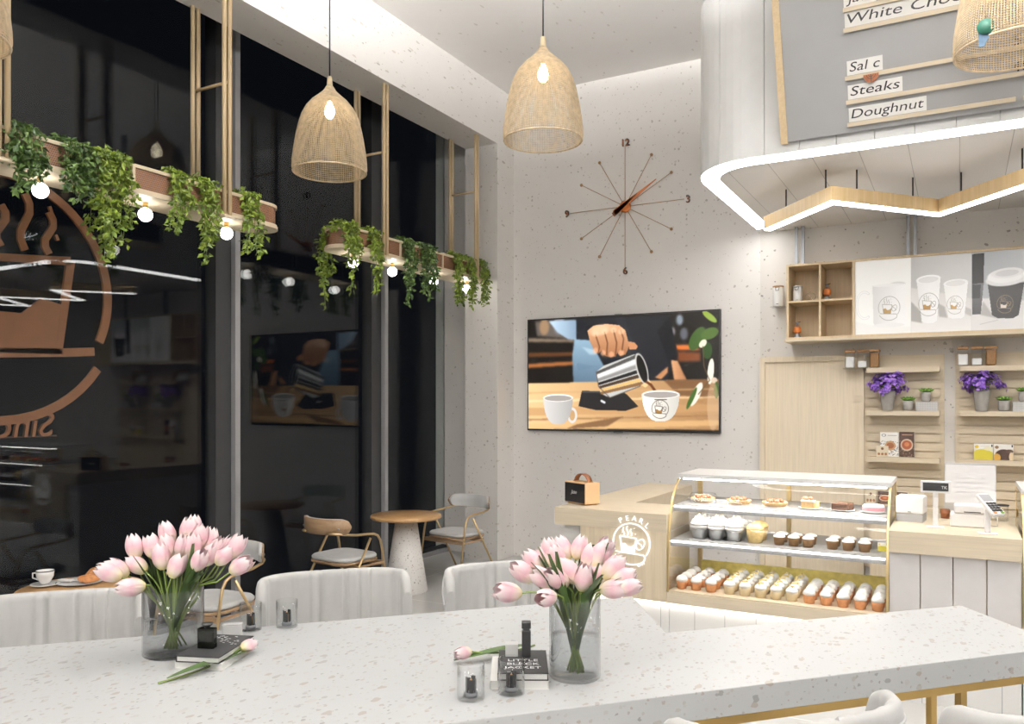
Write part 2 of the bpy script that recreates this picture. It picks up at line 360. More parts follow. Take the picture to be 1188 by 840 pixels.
# ------------------------------------------------------------ painted pictures (flat prints and the screen)
class Canvas:
    def __init__(s, w_, h, col, a=1.0):
        s.w, s.h = w_, h; s.a = np.zeros((h, w_, 3)); s.a[:] = np.array(col)/255.
        s.Y, s.X = np.mgrid[0:h, 0:w_]; s.X = (s.X+.5)/w_; s.Y = (s.Y+.5)/h; s.asp = a   # v counts from the top
    def fill(s, mk, col, al=1.0):
        mk = (mk*al)[..., None]; s.a = s.a*(1-mk)+mk*(np.array(col)/255. if not isinstance(col, np.ndarray) else col)
    def polymask(s, pts):
        r = np.zeros(s.X.shape, bool); n = len(pts)
        for i in range(n):
            x0, y0 = pts[i]; x1, y1 = pts[(i+1) % n]
            if y0 == y1: continue
            c = ((s.Y > y0) != (s.Y > y1)) & (s.X < (x1-x0)*(s.Y-y0)/(y1-y0)+x0); r ^= c
        return r.astype(float)
    def poly(s, pts, col, al=1.0, col2=None, axis=(1,0)):
        mk = s.polymask(pts)
        if col2 is not None:
            P = np.array(pts); d = P@np.array(axis); t = np.clip((s.X*axis[0]+s.Y*axis[1]-d.min())/max(1e-6, d.max()-d.min()), 0, 1)[..., None]
            s.fill(mk, np.array(col)/255.*(1-t)+np.array(col2)/255.*t, al)
        else: s.fill(mk, col, al)
    def ell(s, c, rx, ry, col, al=1.0, rot=0, soft=.12):
        dx = (s.X-c[0])*s.asp; dy = s.Y-c[1]; a = math.radians(rot); u = (dx*math.cos(a)+dy*math.sin(a))/(rx*s.asp); v = (-dx*math.sin(a)+dy*math.cos(a))/ry
        s.fill(np.clip((1-np.sqrt(u*u+v*v))/soft+.5, 0, 1), col, al)
    def line(s, pts, wd, col, al=1.0):
        m = np.zeros(s.X.shape)
        for (x0, y0), (x1, y1) in zip(pts[:-1], pts[1:]):
            ax, ay = (x1-x0)*s.asp, y1-y0; L = ax*ax+ay*ay+1e-12; px, py = (s.X-x0)*s.asp, s.Y-y0
            t = np.clip((px*ax+py*ay)/L, 0, 1); d = np.hypot(px-t*ax, py-t*ay); m = np.maximum(m, np.clip((wd/2-d)*s.h+.5, 0, 1))
        s.fill(m, col, al)
    def blur(s, k):
        for _ in range(k):
            b = np.pad(s.a, ((1,1),(1,1),(0,0)), 'edge'); s.a = (b[:-2,1:-1]+b[2:,1:-1]+b[1:-1,:-2]+b[1:-1,2:]+b[1:-1,1:-1]*2)/6
    def panel(s, name, W, H, parent, loc, rot, mat, kids=True):
        """a W x H sheet in its local xy plane, centre at origin, painted per cell"""
        h, w_ = s.h, s.w; xs = np.linspace(-W/2, W/2, w_+1); ys = np.linspace(H/2, -H/2, h+1)
        gx, gy = np.meshgrid(xs, ys); co = np.stack([gx, gy, np.zeros_like(gx)], -1).reshape(-1, 3)
        i, j = np.mgrid[0:h, 0:w_]; a = (i*(w_+1)+j).ravel(); f = np.stack([a, a+w_+1, a+w_+2, a+1], -1)
        me = bpy.data.meshes.new(name); me.from_pydata(co.tolist(), [], f.tolist())
        at = me.color_attributes.new('Col', 'BYTE_COLOR', 'CORNER')
        c = np.clip(s.a, 0, 1); lin = np.where(c <= .04045, c/12.92, ((c+.055)/1.055)**2.4)
        cc = np.concatenate([np.repeat(lin.reshape(-1, 3), 4, 0), np.ones((h*w_*4, 1))], 1); at.data.foreach_set('color', cc.ravel().astype(np.float32))
        me.materials.append(mat); o = bpy.data.objects.new(name, me); COL.objects.link(o); o.location = loc; o.rotation_euler = rot
        if parent: o.parent = parent
        return o
# the cafe emblem in unit coordinates (ring radius 1, y up): strokes (points, width) and filled shapes
def emblem(full=True):
    U = lambda x, y: ((x-300)/210, (460-y)/210)
    st = []
    st.append((arc(0, 0, 1.0, -37, 204, 46), .075))
    st.append(([U(168,392), U(355,410), U(330,572), U(192,568), U(168,392)], .075))
    st.append(([(-.86, -.50), U(180,570), U(440,585), U(456,610), U(446,645)]+arc(0, -.02, 1.12, -52, -90, 6)+arc(0, -.06, 1.08, -92, -146, 8), .075))
    bx, by = U(403,472); ca, sa = math.cos(math.radians(-30)), math.sin(math.radians(-30))
    st.append(([(bx+.20*math.cos(a)*ca-.30*math.sin(a)*sa, by+.20*math.cos(a)*sa+.30*math.sin(a)*ca) for a in [2*PI*k/20 for k in range(21)]], .06))
    st.append(([U(362,425), U(385,462), U(410,472), U(432,515)], .05))
    for dx, L in ((0, 80), (45, 105), (88, 75)):
        x0 = 210+dx; y0 = 385; st.append(([U(x0+9*math.sin(k*1.05), y0-L*k/6) for k in range(7)], .06))
    for x, y in ((205,298),(333,300),(193,350),(345,362)): st.append(([U(x, y), U(x+5, y+2)], .05))
    fl = [[U(180,480), U(225,470), U(262,502), U(300,502), U(345,470), U(330,572), U(192,568)]]
    return st, fl
def paint_emblem(cv, c, r, col, fillcol, k=1.0):
    st, fl = emblem(); T = lambda p: (c[0]+p[0]*r/cv.asp, c[1]-p[1]*r)
    for f in fl: cv.poly([T(p) for p in f], fillcol)
    for p, wd in st: cv.line([T(q) for q in p], max(wd*r*k, .9/cv.h), col, .85)
def emblem_geo(m, r, depth, mirror=False, wd_k=1.0):
    """flat raised strokes in the local xz plane, facing -y"""
    st, fl = emblem(); sg = -1 if mirror else 1
    for pts, wd in st:
        P = [Vector((sg*x*r, 0, y*r)) for x, y in pts]; h = wd*r/2*wd_k; L, Rr = [], []
        for i, p in enumerate(P):
            a = P[max(0, i-1)]; b = P[min(len(P)-1, i+1)]; t = (b-a).normalized(); n_ = Vector((-t.z, 0, t.x)); L.append(p+n_*h); Rr.append(p-n_*h)
        n = len(P); vs = [tuple(q) for q in L+Rr]+[(q.x, -depth, q.z) for q in L+Rr]; fs = []
        for i in range(n-1):
            fs += [(i, i+1, n+i+1, n+i), (2*n+i, 3*n+i, 3*n+i+1, 2*n+i+1), (i, 2*n+i, 2*n+i+1, i+1), (n+i, n+i+1, 3*n+i+1, 3*n+i)]
        fs += [(0, n, 3*n, 2*n), (n-1, 3*n-1, 4*n-1, 2*n-1)]; m.add(vs, fs)
    for f in fl:
        n = len(f); vs = [(sg*x*r, 0, y*r) for x, y in f]+[(sg*x*r, -depth*.96, y*r) for x, y in f]
        m.add(vs, [tuple(range(n)), tuple(reversed(range(n, 2*n)))]+[(i, (i+1) % n, n+(i+1) % n, n+i) for i in range(n)])
    return m

# ============================================================ THE ROOM
XW, XS, XC, YC, YB, ZS, ZC = -5.5, -5.01, -4.585, 7.92, 8.30, 4.742, 5.385
XR, YR = 5.6, -5.0
struct('floor', mb().box(XW-.12, XR+.15, YR-.15, YB+.2, -.1, 0), M['floor'])
struct('ceiling', mb().box(XW-.12, XR+.15, YR-.15, YB+.2, ZC, ZC+.15), M['ceiling'])
struct('wall_back', mb().box(XC, -1.75, YB, YB+.2, 0, ZC), M['wall'])
struct('wall_back_service', mb().box(-1.75, XR+.15, YB, YB+.2, 0, ZC), M['wall_chip'])
struct('wall_right', mb().box(XR, XR+.15, YR, YB, 0, ZC), M['wall_dark'])
struct('wall_front', mb().box(XW-.12, XR+.15, YR-.15, YR, 0, ZC), M['ceiling'])
struct('wall_left_column', mb().box(XS-.01, XC, YC, YB+.2, 0, ZC), M['wall'])
YJ = 8.2
struct('wall_left_jamb', mb().box(XW-.12, XS-.011, YJ, YB+.2, 0, ZC), M['wall'])
struct('ceiling_beam', mb().box(XS, XC, YR, YC, ZS, ZC), M['wall'])
# windows: three bays between grey mullions, up to the ceiling
bays = [(YR, 4.79, 1), (4.79, 6.82, 2), (6.82, 8.2, 3)]
for y0, y1, k in bays:
    wn = thing('window_%d' % k, None, None, (XW, (y0+y1)/2, 0)); wn['kind'] = 'structure'
    a, b = y0-(y0+y1)/2, y1-(y0+y1)/2
    mb().box(-.012, .012, a, b, .07, ZC-.06).build('pane', M['glass'], wn)
    fm = mb().box(-.03, .05, a, b, .001, .07).box(-.03, .05, a, b, ZC-.06, ZC-.001); fm.build('window_frame', M['mull_d'], wn)
for k, y in enumerate((4.79, 6.82)):
    o = mb().box(XW-.03, XW+.10, y-.13, y+.03, .001, ZC-.001).build('trim_%d' % (k+1), M['mull_d']); tag(o, kind='structure')
    mb().box(XW+.085, XW+.15, y+.031, y+.085, .001, ZC-.001).build('mullion_cap', M['mull'], o)
struct('baseboard_left', mb().box(XW+.051, XW+.09, YR, 8.19, .001, .045), M['mull'])
# unseen fill lamps added to brighten room and ceiling, behind viewer and over aisle
first = None
for x, y in [(x, y) for y in (-3.6, -.9) for x in (-3.0, -1.0, 1.2, 3.2)]+[(-2.45, 3.7), (.0, 4.1), (1.8, 4.1), (3.6, 4.1)]:
    if first is None:
        first = thing('fill_lamp', 'added unseen fill lamp glowing up and down', 'fill light', (x, y, ZC-.9), 0, 'added unseen fill lamps')
        mb().box(-.31, .31, -.31, .31, -.02, .02).build('lamp_frame', M['white'], first)
        mb().box(-.29, .29, -.29, .29, -.026, -.0205).build('diffuser', M['fill_down'], first); mb().box(-.29, .29, -.29, .29, .0205, .026).build('diffuser', M['fill_up'], first)
        for q in (-.25, .25): mb().tube([(q, 0, .0265), (q, 0, .899)], .003, 6).build('suspension_wire', M['steel'], first)
    else: place(first, (x, y, ZC-.9), label='added unseen fill lamp glowing up and down', group='added unseen fill lamps')
# door in the back wall
dr = thing('door_1', None, None, (-1.265, YB, 0)); dr['kind'] = 'structure'
mb().box(-.43, .43, -.03, -.001, .01, 2.20).build('door_leaf', M['door'], dr)
mb().box(-.48, -.43, -.06, -.001, 0, 2.25).box(.43, .48, -.06, -.001, 0, 2.25).box(-.43, .43, -.06, -.001, 2.20, 2.25).build('door_frame', M['door'], dr)
mb().tube([(.36, -.031, 1.02), (.36, -.07, 1.02), (.26, -.07, 1.02)], .009, 8).build('door_handle', M['steel'], dr)

# ============================================================ BULKHEAD over the counter
bx0, by0, bz0, bz1, br = -1.75, 5.77, 3.52, 4.80, .46
def bulk_outline(ins=0.0, notch=True, yend=YB-.002):
    """front-left rounded outline from back-left corner to the right end, then closed at the wall"""
    path = [(bx0+ins, YB-.002 if notch else yend)]
    n = int((YB-by0-br)/.235); ys = [YB-.235*k for k in range(1, n+1)]
    L = []
    for y in ys:
        if y > by0+br: L += [(bx0+ins, y+.004), (bx0+ins+.008, y), (bx0+ins, y-.004)] if notch else []
    path += L; r = br-ins
    for k in range(13):
        a = PI+PI/2*k/12; path.append((bx0+br+r*math.cos(a), by0+br+r*math.sin(a)))
        if notch and k in (4, 8):
            a2 = a+.01; path += [(bx0+br+(r-.008)*math.cos(a2), by0+br+(r-.008)*math.sin(a2)), (bx0+br+r*math.cos(a2+.01), by0+br+r*math.sin(a2+.01))]
    if notch:
        x = bx0+br+.10
        while x < XR-.1: path += [(x-.004, by0+ins), (x, by0+ins+.008), (x+.004, by0+ins)]; x += .235
    path += [(XR-.002, by0+ins), (XR-.002, YB-.002)]
    return path
bk = struct('ceiling_bulkhead', mb().prism(bulk_outline(), bz0+.001, bz1), M['white'])
mb().prism(bulk_outline(.14, False), bz0-.012, bz0).build('bulkhead_soffit', M['white_soffit'], bk)
m = mb(); A = bulk_outline(.004, False, 8.12)[:-1]; B = bulk_outline(.138, False, 8.12)[:-1]; n = len(A)
m.add([(x, y, bz0-.012) for x, y in A]+[(x, y, bz0-.012) for x, y in B]+[(x, y, bz0) for x, y in A]+[(x, y, bz0) for x, y in B],
      [(i, n+i, n+i+1, i+1) for i in range(n-1)]+[(i, i+1, 2*n+i+1, 2*n+i) for i in range(n-1)])
tag(m.build('led_strip', M['led']), 'bright white led strip wrapping around the bottom edge of the white bulkhead', 'led strip')
# hangers from bulkhead to ceiling hidden behind it
m = mb()
for x in (-1.2, 0.2, 1.6, 3.0): m.box(x-.03, x+.03, 6.9, 6.96, bz1, ZC-.001)
m.build('bulkhead_hanger', M['steel'], bk)
# menu board, leaning out at its top
mn = thing('menu_board', 'large grey menu board in a wooden frame tilted forward on the white bulkhead', 'menu board', (-1.07, 5.738, 3.583)); mn.rotation_euler = (math.radians(110.7), 0, 0)
mb().box(.045, 3.4, .0, 1.16, -.03, -.002).build('board_face', M['menu_grey'], mn)
mb().box(0, .045, -.01, 1.2, -.045, .012).box(.045, 3.4, 1.16, 1.2, -.045, .012).box(3.4, 3.445, -.01, 1.2, -.045, .012).build('board_frame', M['pole'], mn)
mb().box(.08, 3.3, 1.0, 1.1, -.36, -.031).build('board_bracket', M['steel'], mn)
rails = [(.428, .745, .98), (.426, .625, 1.30), (.424, .338, 1.43), (.424, .190, 1.43), (.426, .050, 1.367), (1.405, .05, 1.9)]
for x0, y, x1 in rails: mb().box(x0, x1, y-.013, y+.013, -.001, .018).build('letter_rail', M['ash_x'], mn)
for txt, x0, x1, y0, h in (('Java', .432, .62, .758, .085), ('White Chocol', .434, 1.20, .640, .088), ('Sal c', .436, .646, .353, .088), ('Steaks', .436, .756, .205, .088), ('Doughnut', .436, .890, .065, .088)):
    s_ = mb().box(x0, x1, y0, y0+h, -.001, .004).build('letter_card', M['paper'], mn)
    me = text_mesh(txt, h*.92, .0006, .18); xs = [v.co.x for v in me.vertices]; k = (x1-x0-.03)/(max(xs)-min(xs)); me.transform(Matrix.Diagonal((k, 1, 1, 1)))
    me.materials.clear(); me.materials.append(M['ink']); o = bpy.data.objects.new('lettering', me); COL.objects.link(o); o.parent = s_; o.location = (x0+.015-min(xs)*k, y0+.022, .0048)
for txt, y in (('5', .35), ('40', .205)): put_text('price_lettering', txt, .09, M['ink'], mn, (1.345, y, .003), (0,0,0), depth=.0008, shear=.1)
m = mb(); m.prism([(.578+.045*math.cos(a), .340+.052*math.sin(a)) for a in [PI+PI*k/14 for k in range(15)]], .019, .024); e = m.build('bowl_emblem', M['rust'], mn)
m = mb()
for r in (.014, .026): m.tube([(.578+r*math.cos(a), .338+r*math.sin(a), .0245) for a in [PI+PI*k/10 for k in range(11)]], .002, 4)
m.box(.576, .580, .292, .338, .0242, .0262); m.build('emblem_lines', M['ink'], e)

# zigzag pendant
zz = [(-1.405, 6.945), (-.801, 6.217), (-.138, 7.026), (.52, 6.2), (1.18, 7.02), (1.84, 6.2)]
zp = thing('zigzag_pendant_light', 'wooden zigzag pendant light with glowing white underside on thin black rods', 'pendant light', (zz[0][0], zz[0][1], 3.24))
def zpath(hw, off=0):
    P = [Vector(p)-Vector(zz[0]) for p in zz]; L, R2 = [], []
    for i, p in enumerate(P):
        d1 = (p-P[i-1]).normalized() if i else (P[1]-p).normalized(); d2 = (P[i+1]-p).normalized() if i < len(P)-1 else d1
        t = (d1+d2).normalized(); nn = Vector((-t.y, t.x)); k = 1/max(.3, nn.dot(Vector((-d1.y, d1.x)))); L.append(p+nn*hw*k); R2.append(p-nn*hw*k)
    return L, R2
for hw, z0, z1, nm, mt in ((.035, .012, .115, 'beam', 'zig'), (.031, 0, .0119, 'led_diffuser', 'led')):
    L, R2 = zpath(hw); m = mb(); n = len(L)
    m.add([(p.x, p.y, z) for z in (z0, z1) for p in L+R2], [(i, i+1, n+i+1, n+i) for i in range(n-1)]+[(2*n+i, 3*n+i, 3*n+i+1, 2*n+i+1) for i in range(n-1)]
          +[(i, 2*n+i, 2*n+i+1, i+1) for i in range(n-1)]+[(n+i, n+i+1, 3*n+i+1, 3*n+i) for i in range(n-1)]+[(0, n, 3*n, 2*n), (n-1, 3*n-1, 4*n-1, 2*n-1)])
    m.build(nm, M[mt], zp)
for x, y in ((-1.213, 6.709), (-.856, 6.283), (-.657, 6.393), (-.308, 6.818), (.012, 6.84), (.37, 6.395), (.8, 6.55), (1.4, 6.75)):
    mb().tube([(x-zz[0][0], y-zz[0][1], .11), (x-zz[0][0], y-zz[0][1], 3.506-3.24)], .006, 8).build('hanging_rod', M['dark'], zp)

# ============================================================ WOVEN PENDANTS
def pendant_mesh():
    prof = [(.288, 0), (.296, .03), (.294, .09), (.284, .17), (.266, .28), (.244, .38), (.222, .45), (.188, .515), (.142, .57), (.09, .615), (.052, .65), (.028, .69)]
    pp = []
    for (r0, z0), (r1, z1) in zip(prof[:-1], prof[1:]):
        k = max(1, round(math.hypot(r1-r0, z1-z0)/.0125))
        pp += [(r0+(r1-r0)*i/k, z0+(z1-z0)*i/k) for i in range(k)]
    pp.append(prof[-1]); m = mb(); m.lathe(pp, 132, close=False); return m
pend = thing('woven_pendant_lamp', 'woven rattan bell pendant lamp hanging in front of the dark window', 'pendant lamp', (-4.44, 4.97, 3.656))
sh = pendant_mesh().build('lamp_shade', M['weave'], pend); wf = sh.modifiers.new('weave', 'WIREFRAME'); wf.thickness = .0058; wf.use_replace = True; wf.use_even_offset = False
mb().tube([(.291*math.cos(2*PI*k/60), .291*math.sin(2*PI*k/60), 0) for k in range(60)], .006, 6, True).build('rim', M['weave'], pend)
mb().lathe([(.030, .66), (.024, .70), (.020, .755), (.017, .77), (.006, .775)], 20).build('neck', M['neck'], pend)
mb().tube([(0, 0, .77), (0, 0, ZC-3.656-.0)], .006, 8).build('cord', M['black'], pend)
mb().lathe([(.0, .43), (.018, .437), (.036, .46), (.042, .49), (.036, .52), (.022, .55), (.013, .575), (.0, .58)], 18).build('bulb', M['bulb'], pend)
mb().lathe([(.014, .572), (.016, .60), (.016, .66)], 12).build('socket', M['brass'], pend)
for lab, loc in (('woven rattan bell pendant lamp in front of the pale wall left of the clock', (-2.71, 5.36, 3.75)),
                 ('woven rattan bell pendant lamp cut off by the left edge of the photo', (-4.44, 2.14, 3.63)),
                 ('woven rattan bell pendant lamp hanging in front of the grey menu board', (.265, 5.00, 3.66))):
    c = place(pend, loc, label=lab)
    for ch in c.children:
        if ch.name.startswith('cord'): ch.data = ch.data.copy(); ch.data.transform(Matrix.Diagonal((1,1,(ZC-loc[2]-.77)/(ZC-3.656-.77),1))); ch.location = (0, 0, .77-.77*(ZC-loc[2]-.77)/(ZC-3.656-.77))

t = thing('paper_tag', 'round teal paper tag hanging on the lamp before the menu board', 'tag', (.118, 4.735, 3.62), -.03)
mb().lathe([(0, 0), (.040, 0), (.040, .004), (0, .004)], 28).build('round_face', M['teal'], t, (0, 0, .085), (PI/2, 0, 0))
m = mb(); m.add([(-.036, .003, .07), (.034, .003, .07), (-.030, .003, -.012), (-.008, .003, -.012), (-.036, .009, .07), (.034, .009, .07), (-.030, .009, -.012), (-.008, .009, -.012)], [(0,2,3,1), (4,5,7,6), (0,4,6,2), (1,3,7,5), (2,6,7,3), (0,1,5,4)]); m.build('paper_cone', M['bluegrey'], t)
mb().tube([(0, 0, .122), (0, .01, .16)], .0012, 5).build('string', M['ink'], t)

# ============================================================ HANGING PLANTERS
def stad(x0, x1, y0, y1, n=14):   # plan outline with round ends along y
    r = (x1-x0)/2; cx = (x0+x1)/2; out = []
    for k in range(n+1): a = PI*k/n; out.append((cx+r*math.cos(a), y1-r+r*math.sin(a)))
    for k in range(n+1): a = PI+PI*k/n; out.append((cx+r*math.cos(a), y0+r+r*math.sin(a)))
    return out
def ring(m, x0, x1, y0, y1, z0, z1, th):
    a = stad(x0, x1, y0, y1); b = stad(x0+th, x1-th, y0+th, y1-th); n = len(a)
    m.add([(x, y, z) for z in (z0, z1) for q in (a, b) for x, y in q],
          [f for i in range(n) for j in ((i+1) % n,) for f in ((i, j, 2*n+j, 2*n+i), (n+j, n+i, 3*n+i, 3*n+j), (2*n+i, 2*n+j, 3*n+j, 3*n+i), (j, i, n+i, n+j))], False); return m
PX0, PX1 = -4.985, -4.655
def planter(label, y0, y1, poles, seams, z=3.155):
    t = thing('hanging_planter', label, 'planter', ((PX0+PX1)/2, y0, z)); cx = (PX0+PX1)/2
    a, b = PX0-cx, PX1-cx; L = y1-y0
    mb().prism(stad(a-.01, b+.01, -.01, L+.01), 0, .022).build('base_board', M['ash_y'], t)
    ring(mb(), a+.008, b-.008, .008, L-.008, .022, .165, .012).build('cane_side', M['cane'], t)
    ring(mb(), a-.004, b+.004, -.004, L+.004, .165, .187, .024).build('top_rail', M['ash_y'], t)
    ring(mb(), a-.004, b+.004, -.004, L+.004, .0225, .036, .02).build('lower_rail', M['ash_y'], t)
    for y in seams:
        mb().box(b-.014, b+.003, y-y0-.011, y-y0+.011, .036, .165).box(a-.003, a+.014, y-y0-.011, y-y0+.011, .036, .165).build('batten', M['ash_y'], t)
    for y in poles:
        for x in (a-.002, b+.014):
            for d in (-.024, .024):
                zb = .0225 if x > 0 else .1875
                mb().tube([(x-(.0 if x > 0 else -.012), y-y0+d, zb-.03 if x > 0 else zb), (x-(.0 if x > 0 else -.012), y-y0+d, ZS-z-.001)], .0165, 10).build('pole', M['pole'], t)
        mb().tube([(a+.01, y-y0, 4.12-z), (b+.014, y-y0, 4.12-z)], .012, 8).build('crossbar', M['pole'], t)
        mb().rbox(b-.03, b+.05, y-y0-.05, y-y0+.05, -.025, -.0005, .01).build('pole_foot', M['ash_y'], t)
    return t
planter('long oval rattan planter in front of the left window bay, wooden poles to the beam', .9, 4.70, (.98, 2.54, 4.105), (1.5, 2.2, 3.36, 4.35))
planter('shorter oval rattan planter beside the column, wooden poles up to the beam', 5.42, 8.19-.30, (5.95, 7.56), (6.2, 6.92, 7.68))
# globe bulbs under the planters
gl = None
for lab, y in (('white globe bulb under the long planter, second in view from the left edge', 2.854), ('white globe bulb under the long planter between two vine clumps', 3.568),
               ('white globe bulb under the long planter at the foot of the double pole', 4.259), ('white globe bulb under the round end of the shorter planter', 5.711),
               ('white globe bulb under the shorter planter, just right of its pole', 6.286), ('white globe bulb under the middle of the shorter planter', 6.993),
               ('white globe bulb half hidden by vines near the column', 7.64), ('white globe bulb under the long planter beyond the left edge', 2.14)):
    if gl is None:
        gl = thing('globe_bulb', lab, 'light bulb', (-4.82, y, 3.154))
        mb().lathe([(.015, -.045), (.017, -.001)], 14).build('socket', M['brass'], gl)
        mb().sphere((0, 0, -.082), .046, 18, 12).build('globe', M['globe'], gl); gl['label'] = 'white globe bulb under the long planter, leftmost one in view'
    else: place(gl, (-4.82, y, 3.154), label=lab)
# trailing vines
def leaf_cluster(rng, strands, name):
    """strands: list of polylines; leaves strewn along them; local coordinates"""
    m = mb()
    for path, rad, nl, size in strands:
        P = [Vector(p) for p in path]; n = len(P)-1
        for k in range(nl):
            u = rng.random()*n; i = min(n-1, int(u)); p = P[i].lerp(P[i+1], u-i); fr = 1-.35*(u/n)
            p = p+Vector((rng.gauss(0, rad*fr), rng.gauss(0, rad*fr), rng.gauss(0, rad*.6)))
            d = Vector((rng.uniform(-1, 1), rng.uniform(-1, 1), rng.uniform(-1.3, .1))).normalized(); s = d.cross(Vector((rng.uniform(-1,1), rng.uniform(-1,1), rng.uniform(-1,1)))).normalized()
            L = size*rng.uniform(.7, 1.25); w_ = L*.32; up = d.cross(s)*L*.12
            m.add([tuple(p), tuple(p+d*L*.45+s*w_+up), tuple(p+d*L), tuple(p+d*L*.45-s*w_+up), tuple(p+d*L*.5-up*.3)], [(0, 1, 4), (1, 2, 4), (2, 3, 4), (3, 0, 4)])
    return m
def vine(label, y, wid, drop, mat, side=1, dens=1.0, seed=0, lift=.07, back=False):
    rng = random.Random(100+seed); cx = PX1-.09 if not back else PX0+.05
    t = thing('trailing_vine', label, 'plant', (cx, y, 3.335)); st = []; stems = mb()
    wid *= .66; drop *= 1.18; ns = max(4, int(wid/.024))
    for k in range(ns):
        dy = (k/(ns-1)-.5)*wid if ns > 1 else 0; dz = drop*rng.uniform(.55, 1.0)*(1-.35*abs(dy)/(wid/2+.01))
        ox = .115+rng.uniform(0, .03); sg = -1 if back else 1
        path = [(-.06*sg, dy*.7, -.03), (0, dy*.8, lift*rng.uniform(.5, 1)), (sg*ox*.8, dy, lift*.4), (sg*ox, dy+rng.uniform(-.01,.01), -.10), (sg*(ox+.01), dy+rng.uniform(-.03,.03), -dz*.6), (sg*(ox-.01), dy+rng.uniform(-.04,.04), -dz)]
        st.append((path, .020, int(78*dens*(.5+dz/.35)), .046)); stems.tube(path, .0022, 4)
    leaf_cluster(rng, st, 'foliage').build('foliage', M[mat], t); stems.build('stems', M['tstem'], t); return t
for i, a in enumerate([
    ('deep green vine trailing over the long planter at the left edge of the photo', 2.66, .26, .34, 'leaf_b'),
    ('dark green vine on the long planter between the two leftmost globe bulbs', 2.98, .26, .40, 'leaf_b'),
    ('bright green vine with the longest tangle, centre of the long planter', 3.20, .30, .62, 'leaf_a'),
    ('bright green vine just right of the second globe bulb on the long planter', 3.70, .17, .44, 'leaf_a'),
    ('long bright green vine just left of the double pole on the long planter', 3.93, .15, .56, 'leaf_a'),
    ('bright green vine near the round right end of the long planter', 4.33, .18, .52, 'leaf_a'),
    ('dark green vine on the long planter cut off beyond the left edge', 2.30, .25, .35, 'leaf_b')]): vine(*a, seed=i)
for i, a in enumerate([
    ('bright green vine wrapped around the round left end of the shorter planter', 5.46, .20, .50, 'leaf_a'),
    ('bright green vine just left of the first pole of the shorter planter', 5.79, .17, .50, 'leaf_a'),
    ('dark green vine just right of the first pole of the shorter planter', 6.30, .20, .50, 'leaf_b'),
    ('wide dark green vine hanging lowest from the middle of the shorter planter', 6.62, .28, .62, 'leaf_b'),
    ('narrow green vine left of the second pole near the column', 7.18, .16, .62, 'leaf_a'),
    ('narrow green vine behind the second pole near the column', 7.44, .15, .50, 'leaf_a'),
    ('green vine on the far end of the shorter planter beside the column', 7.70, .14, .60, 'leaf_a')]): vine(*a, seed=20+i)
vine('low green vine hanging behind the second globe bulb of the long planter', 3.42, .20, .55, 'leaf_a', seed=50, back=True, dens=.8)
vine('green vine hanging from the window side of the shorter planter', 5.62, .2, .62, 'leaf_a', seed=51, back=True, dens=.8)

# ============================================================ WINDOW SIGN (seen from its back)
sg = thing('window_sign', 'large copper coffee cup emblem on the left window pane, seen from behind', 'sign', (XW-.05, 3.01, 2.557), PI/2)
emblem_geo(mb(), .77, .02, True, 1.05).build('emblem', [M['sign_brown']], sg)
put_text('lettering', 'Since', .24, M['sign_brown'], sg, (.36, -.0, -.99), (PI/2, 0, 0), depth=.012, shear=-.15, mirror=True)
mb().box(-.9, .40, .0121, .016, -.995, -.985).build('mounting_rail', M['sign_brown_d'], sg)

# ============================================================ CLOCK, TV
ck = thing('wall_clock', 'large spoke wall clock with wooden numerals at 12, 3, 6 and 9', 'clock', (-3.186, YB-.001, 3.937))
mb().lathe([(.0, 0), (.062, 0), (.066, .02), (.05, .05), (.0, .058)], 28).build('hub', M['amber'], ck, rot=(PI/2, 0, 0))
m_n = {12: '12', 3: '3', 6: '6', 9: '9'}
for h in range(12):
    a = math.radians(90-30*h); hh = 12 if h == 0 else h; L = .66 if hh in m_n else .60
    sp = mb().tube([(.05*math.cos(a), -.02, .05*math.sin(a)), (L*math.cos(a), -.02, L*math.sin(a))], .0035, 6).build('spoke', M['spoke'], ck)
    if hh in m_n:
        me = text_mesh(m_n[hh], .11, .012, align='CENTER'); me.materials.clear(); me.materials.append(M['ink']); xs = [v.co for v in me.vertices]; yc = (max(p.y for p in xs)+min(p.y for p in xs))/2
        k = .70; o = bpy.data.objects.new('numeral', me); COL.objects.link(o); o.parent = ck; o.rotation_euler = (PI/2, 0, 0); o.location = (k*math.cos(a), -.014, k*math.sin(a)-yc)
        me2 = me.copy(); me2.materials.clear(); me2.materials.append(M['rust']); o2 = bpy.data.objects.new('numeral_face', me2); COL.objects.link(o2); o2.parent = o; o2.location = (.0, 0, .007); o2.scale = (.86, .86, .6)
    else: mb().sphere((L*math.cos(a), -.02, L*math.sin(a)), .017, 12, 8).build('tip', M['spoke'], ck)
a = math.radians(90-30*1.83)
def hand(a, L, back, wd): 
    d = Vector((math.cos(a), 0, math.sin(a))); s = Vector((-d.z, 0, d.x)); m = mb(); c = []
    for t_, w_ in ((-back, wd), (-back*.8, wd*1.2), (0, wd), (L*.5, wd*.55), (L, .003)): c.append((d*t_+s*w_, d*t_-s*w_))
    top = [p for p, q in c]+[q for p, q in reversed(c)]; n = len(top)
    m.add([(p.x, -.062, p.z) for p in top]+[(p.x, -.070, p.z) for p in top], [tuple(reversed(range(n))), tuple(range(n, 2*n))]+[(i, (i+1) % n, n+(i+1) % n, n+i) for i in range(n)]); return m
hand(math.radians(33), .44, .13, .026).build('minute_hand', M['amber'], ck); hand(math.radians(36), .20, .15, .022).build('hour_hand', M['rust'], ck)

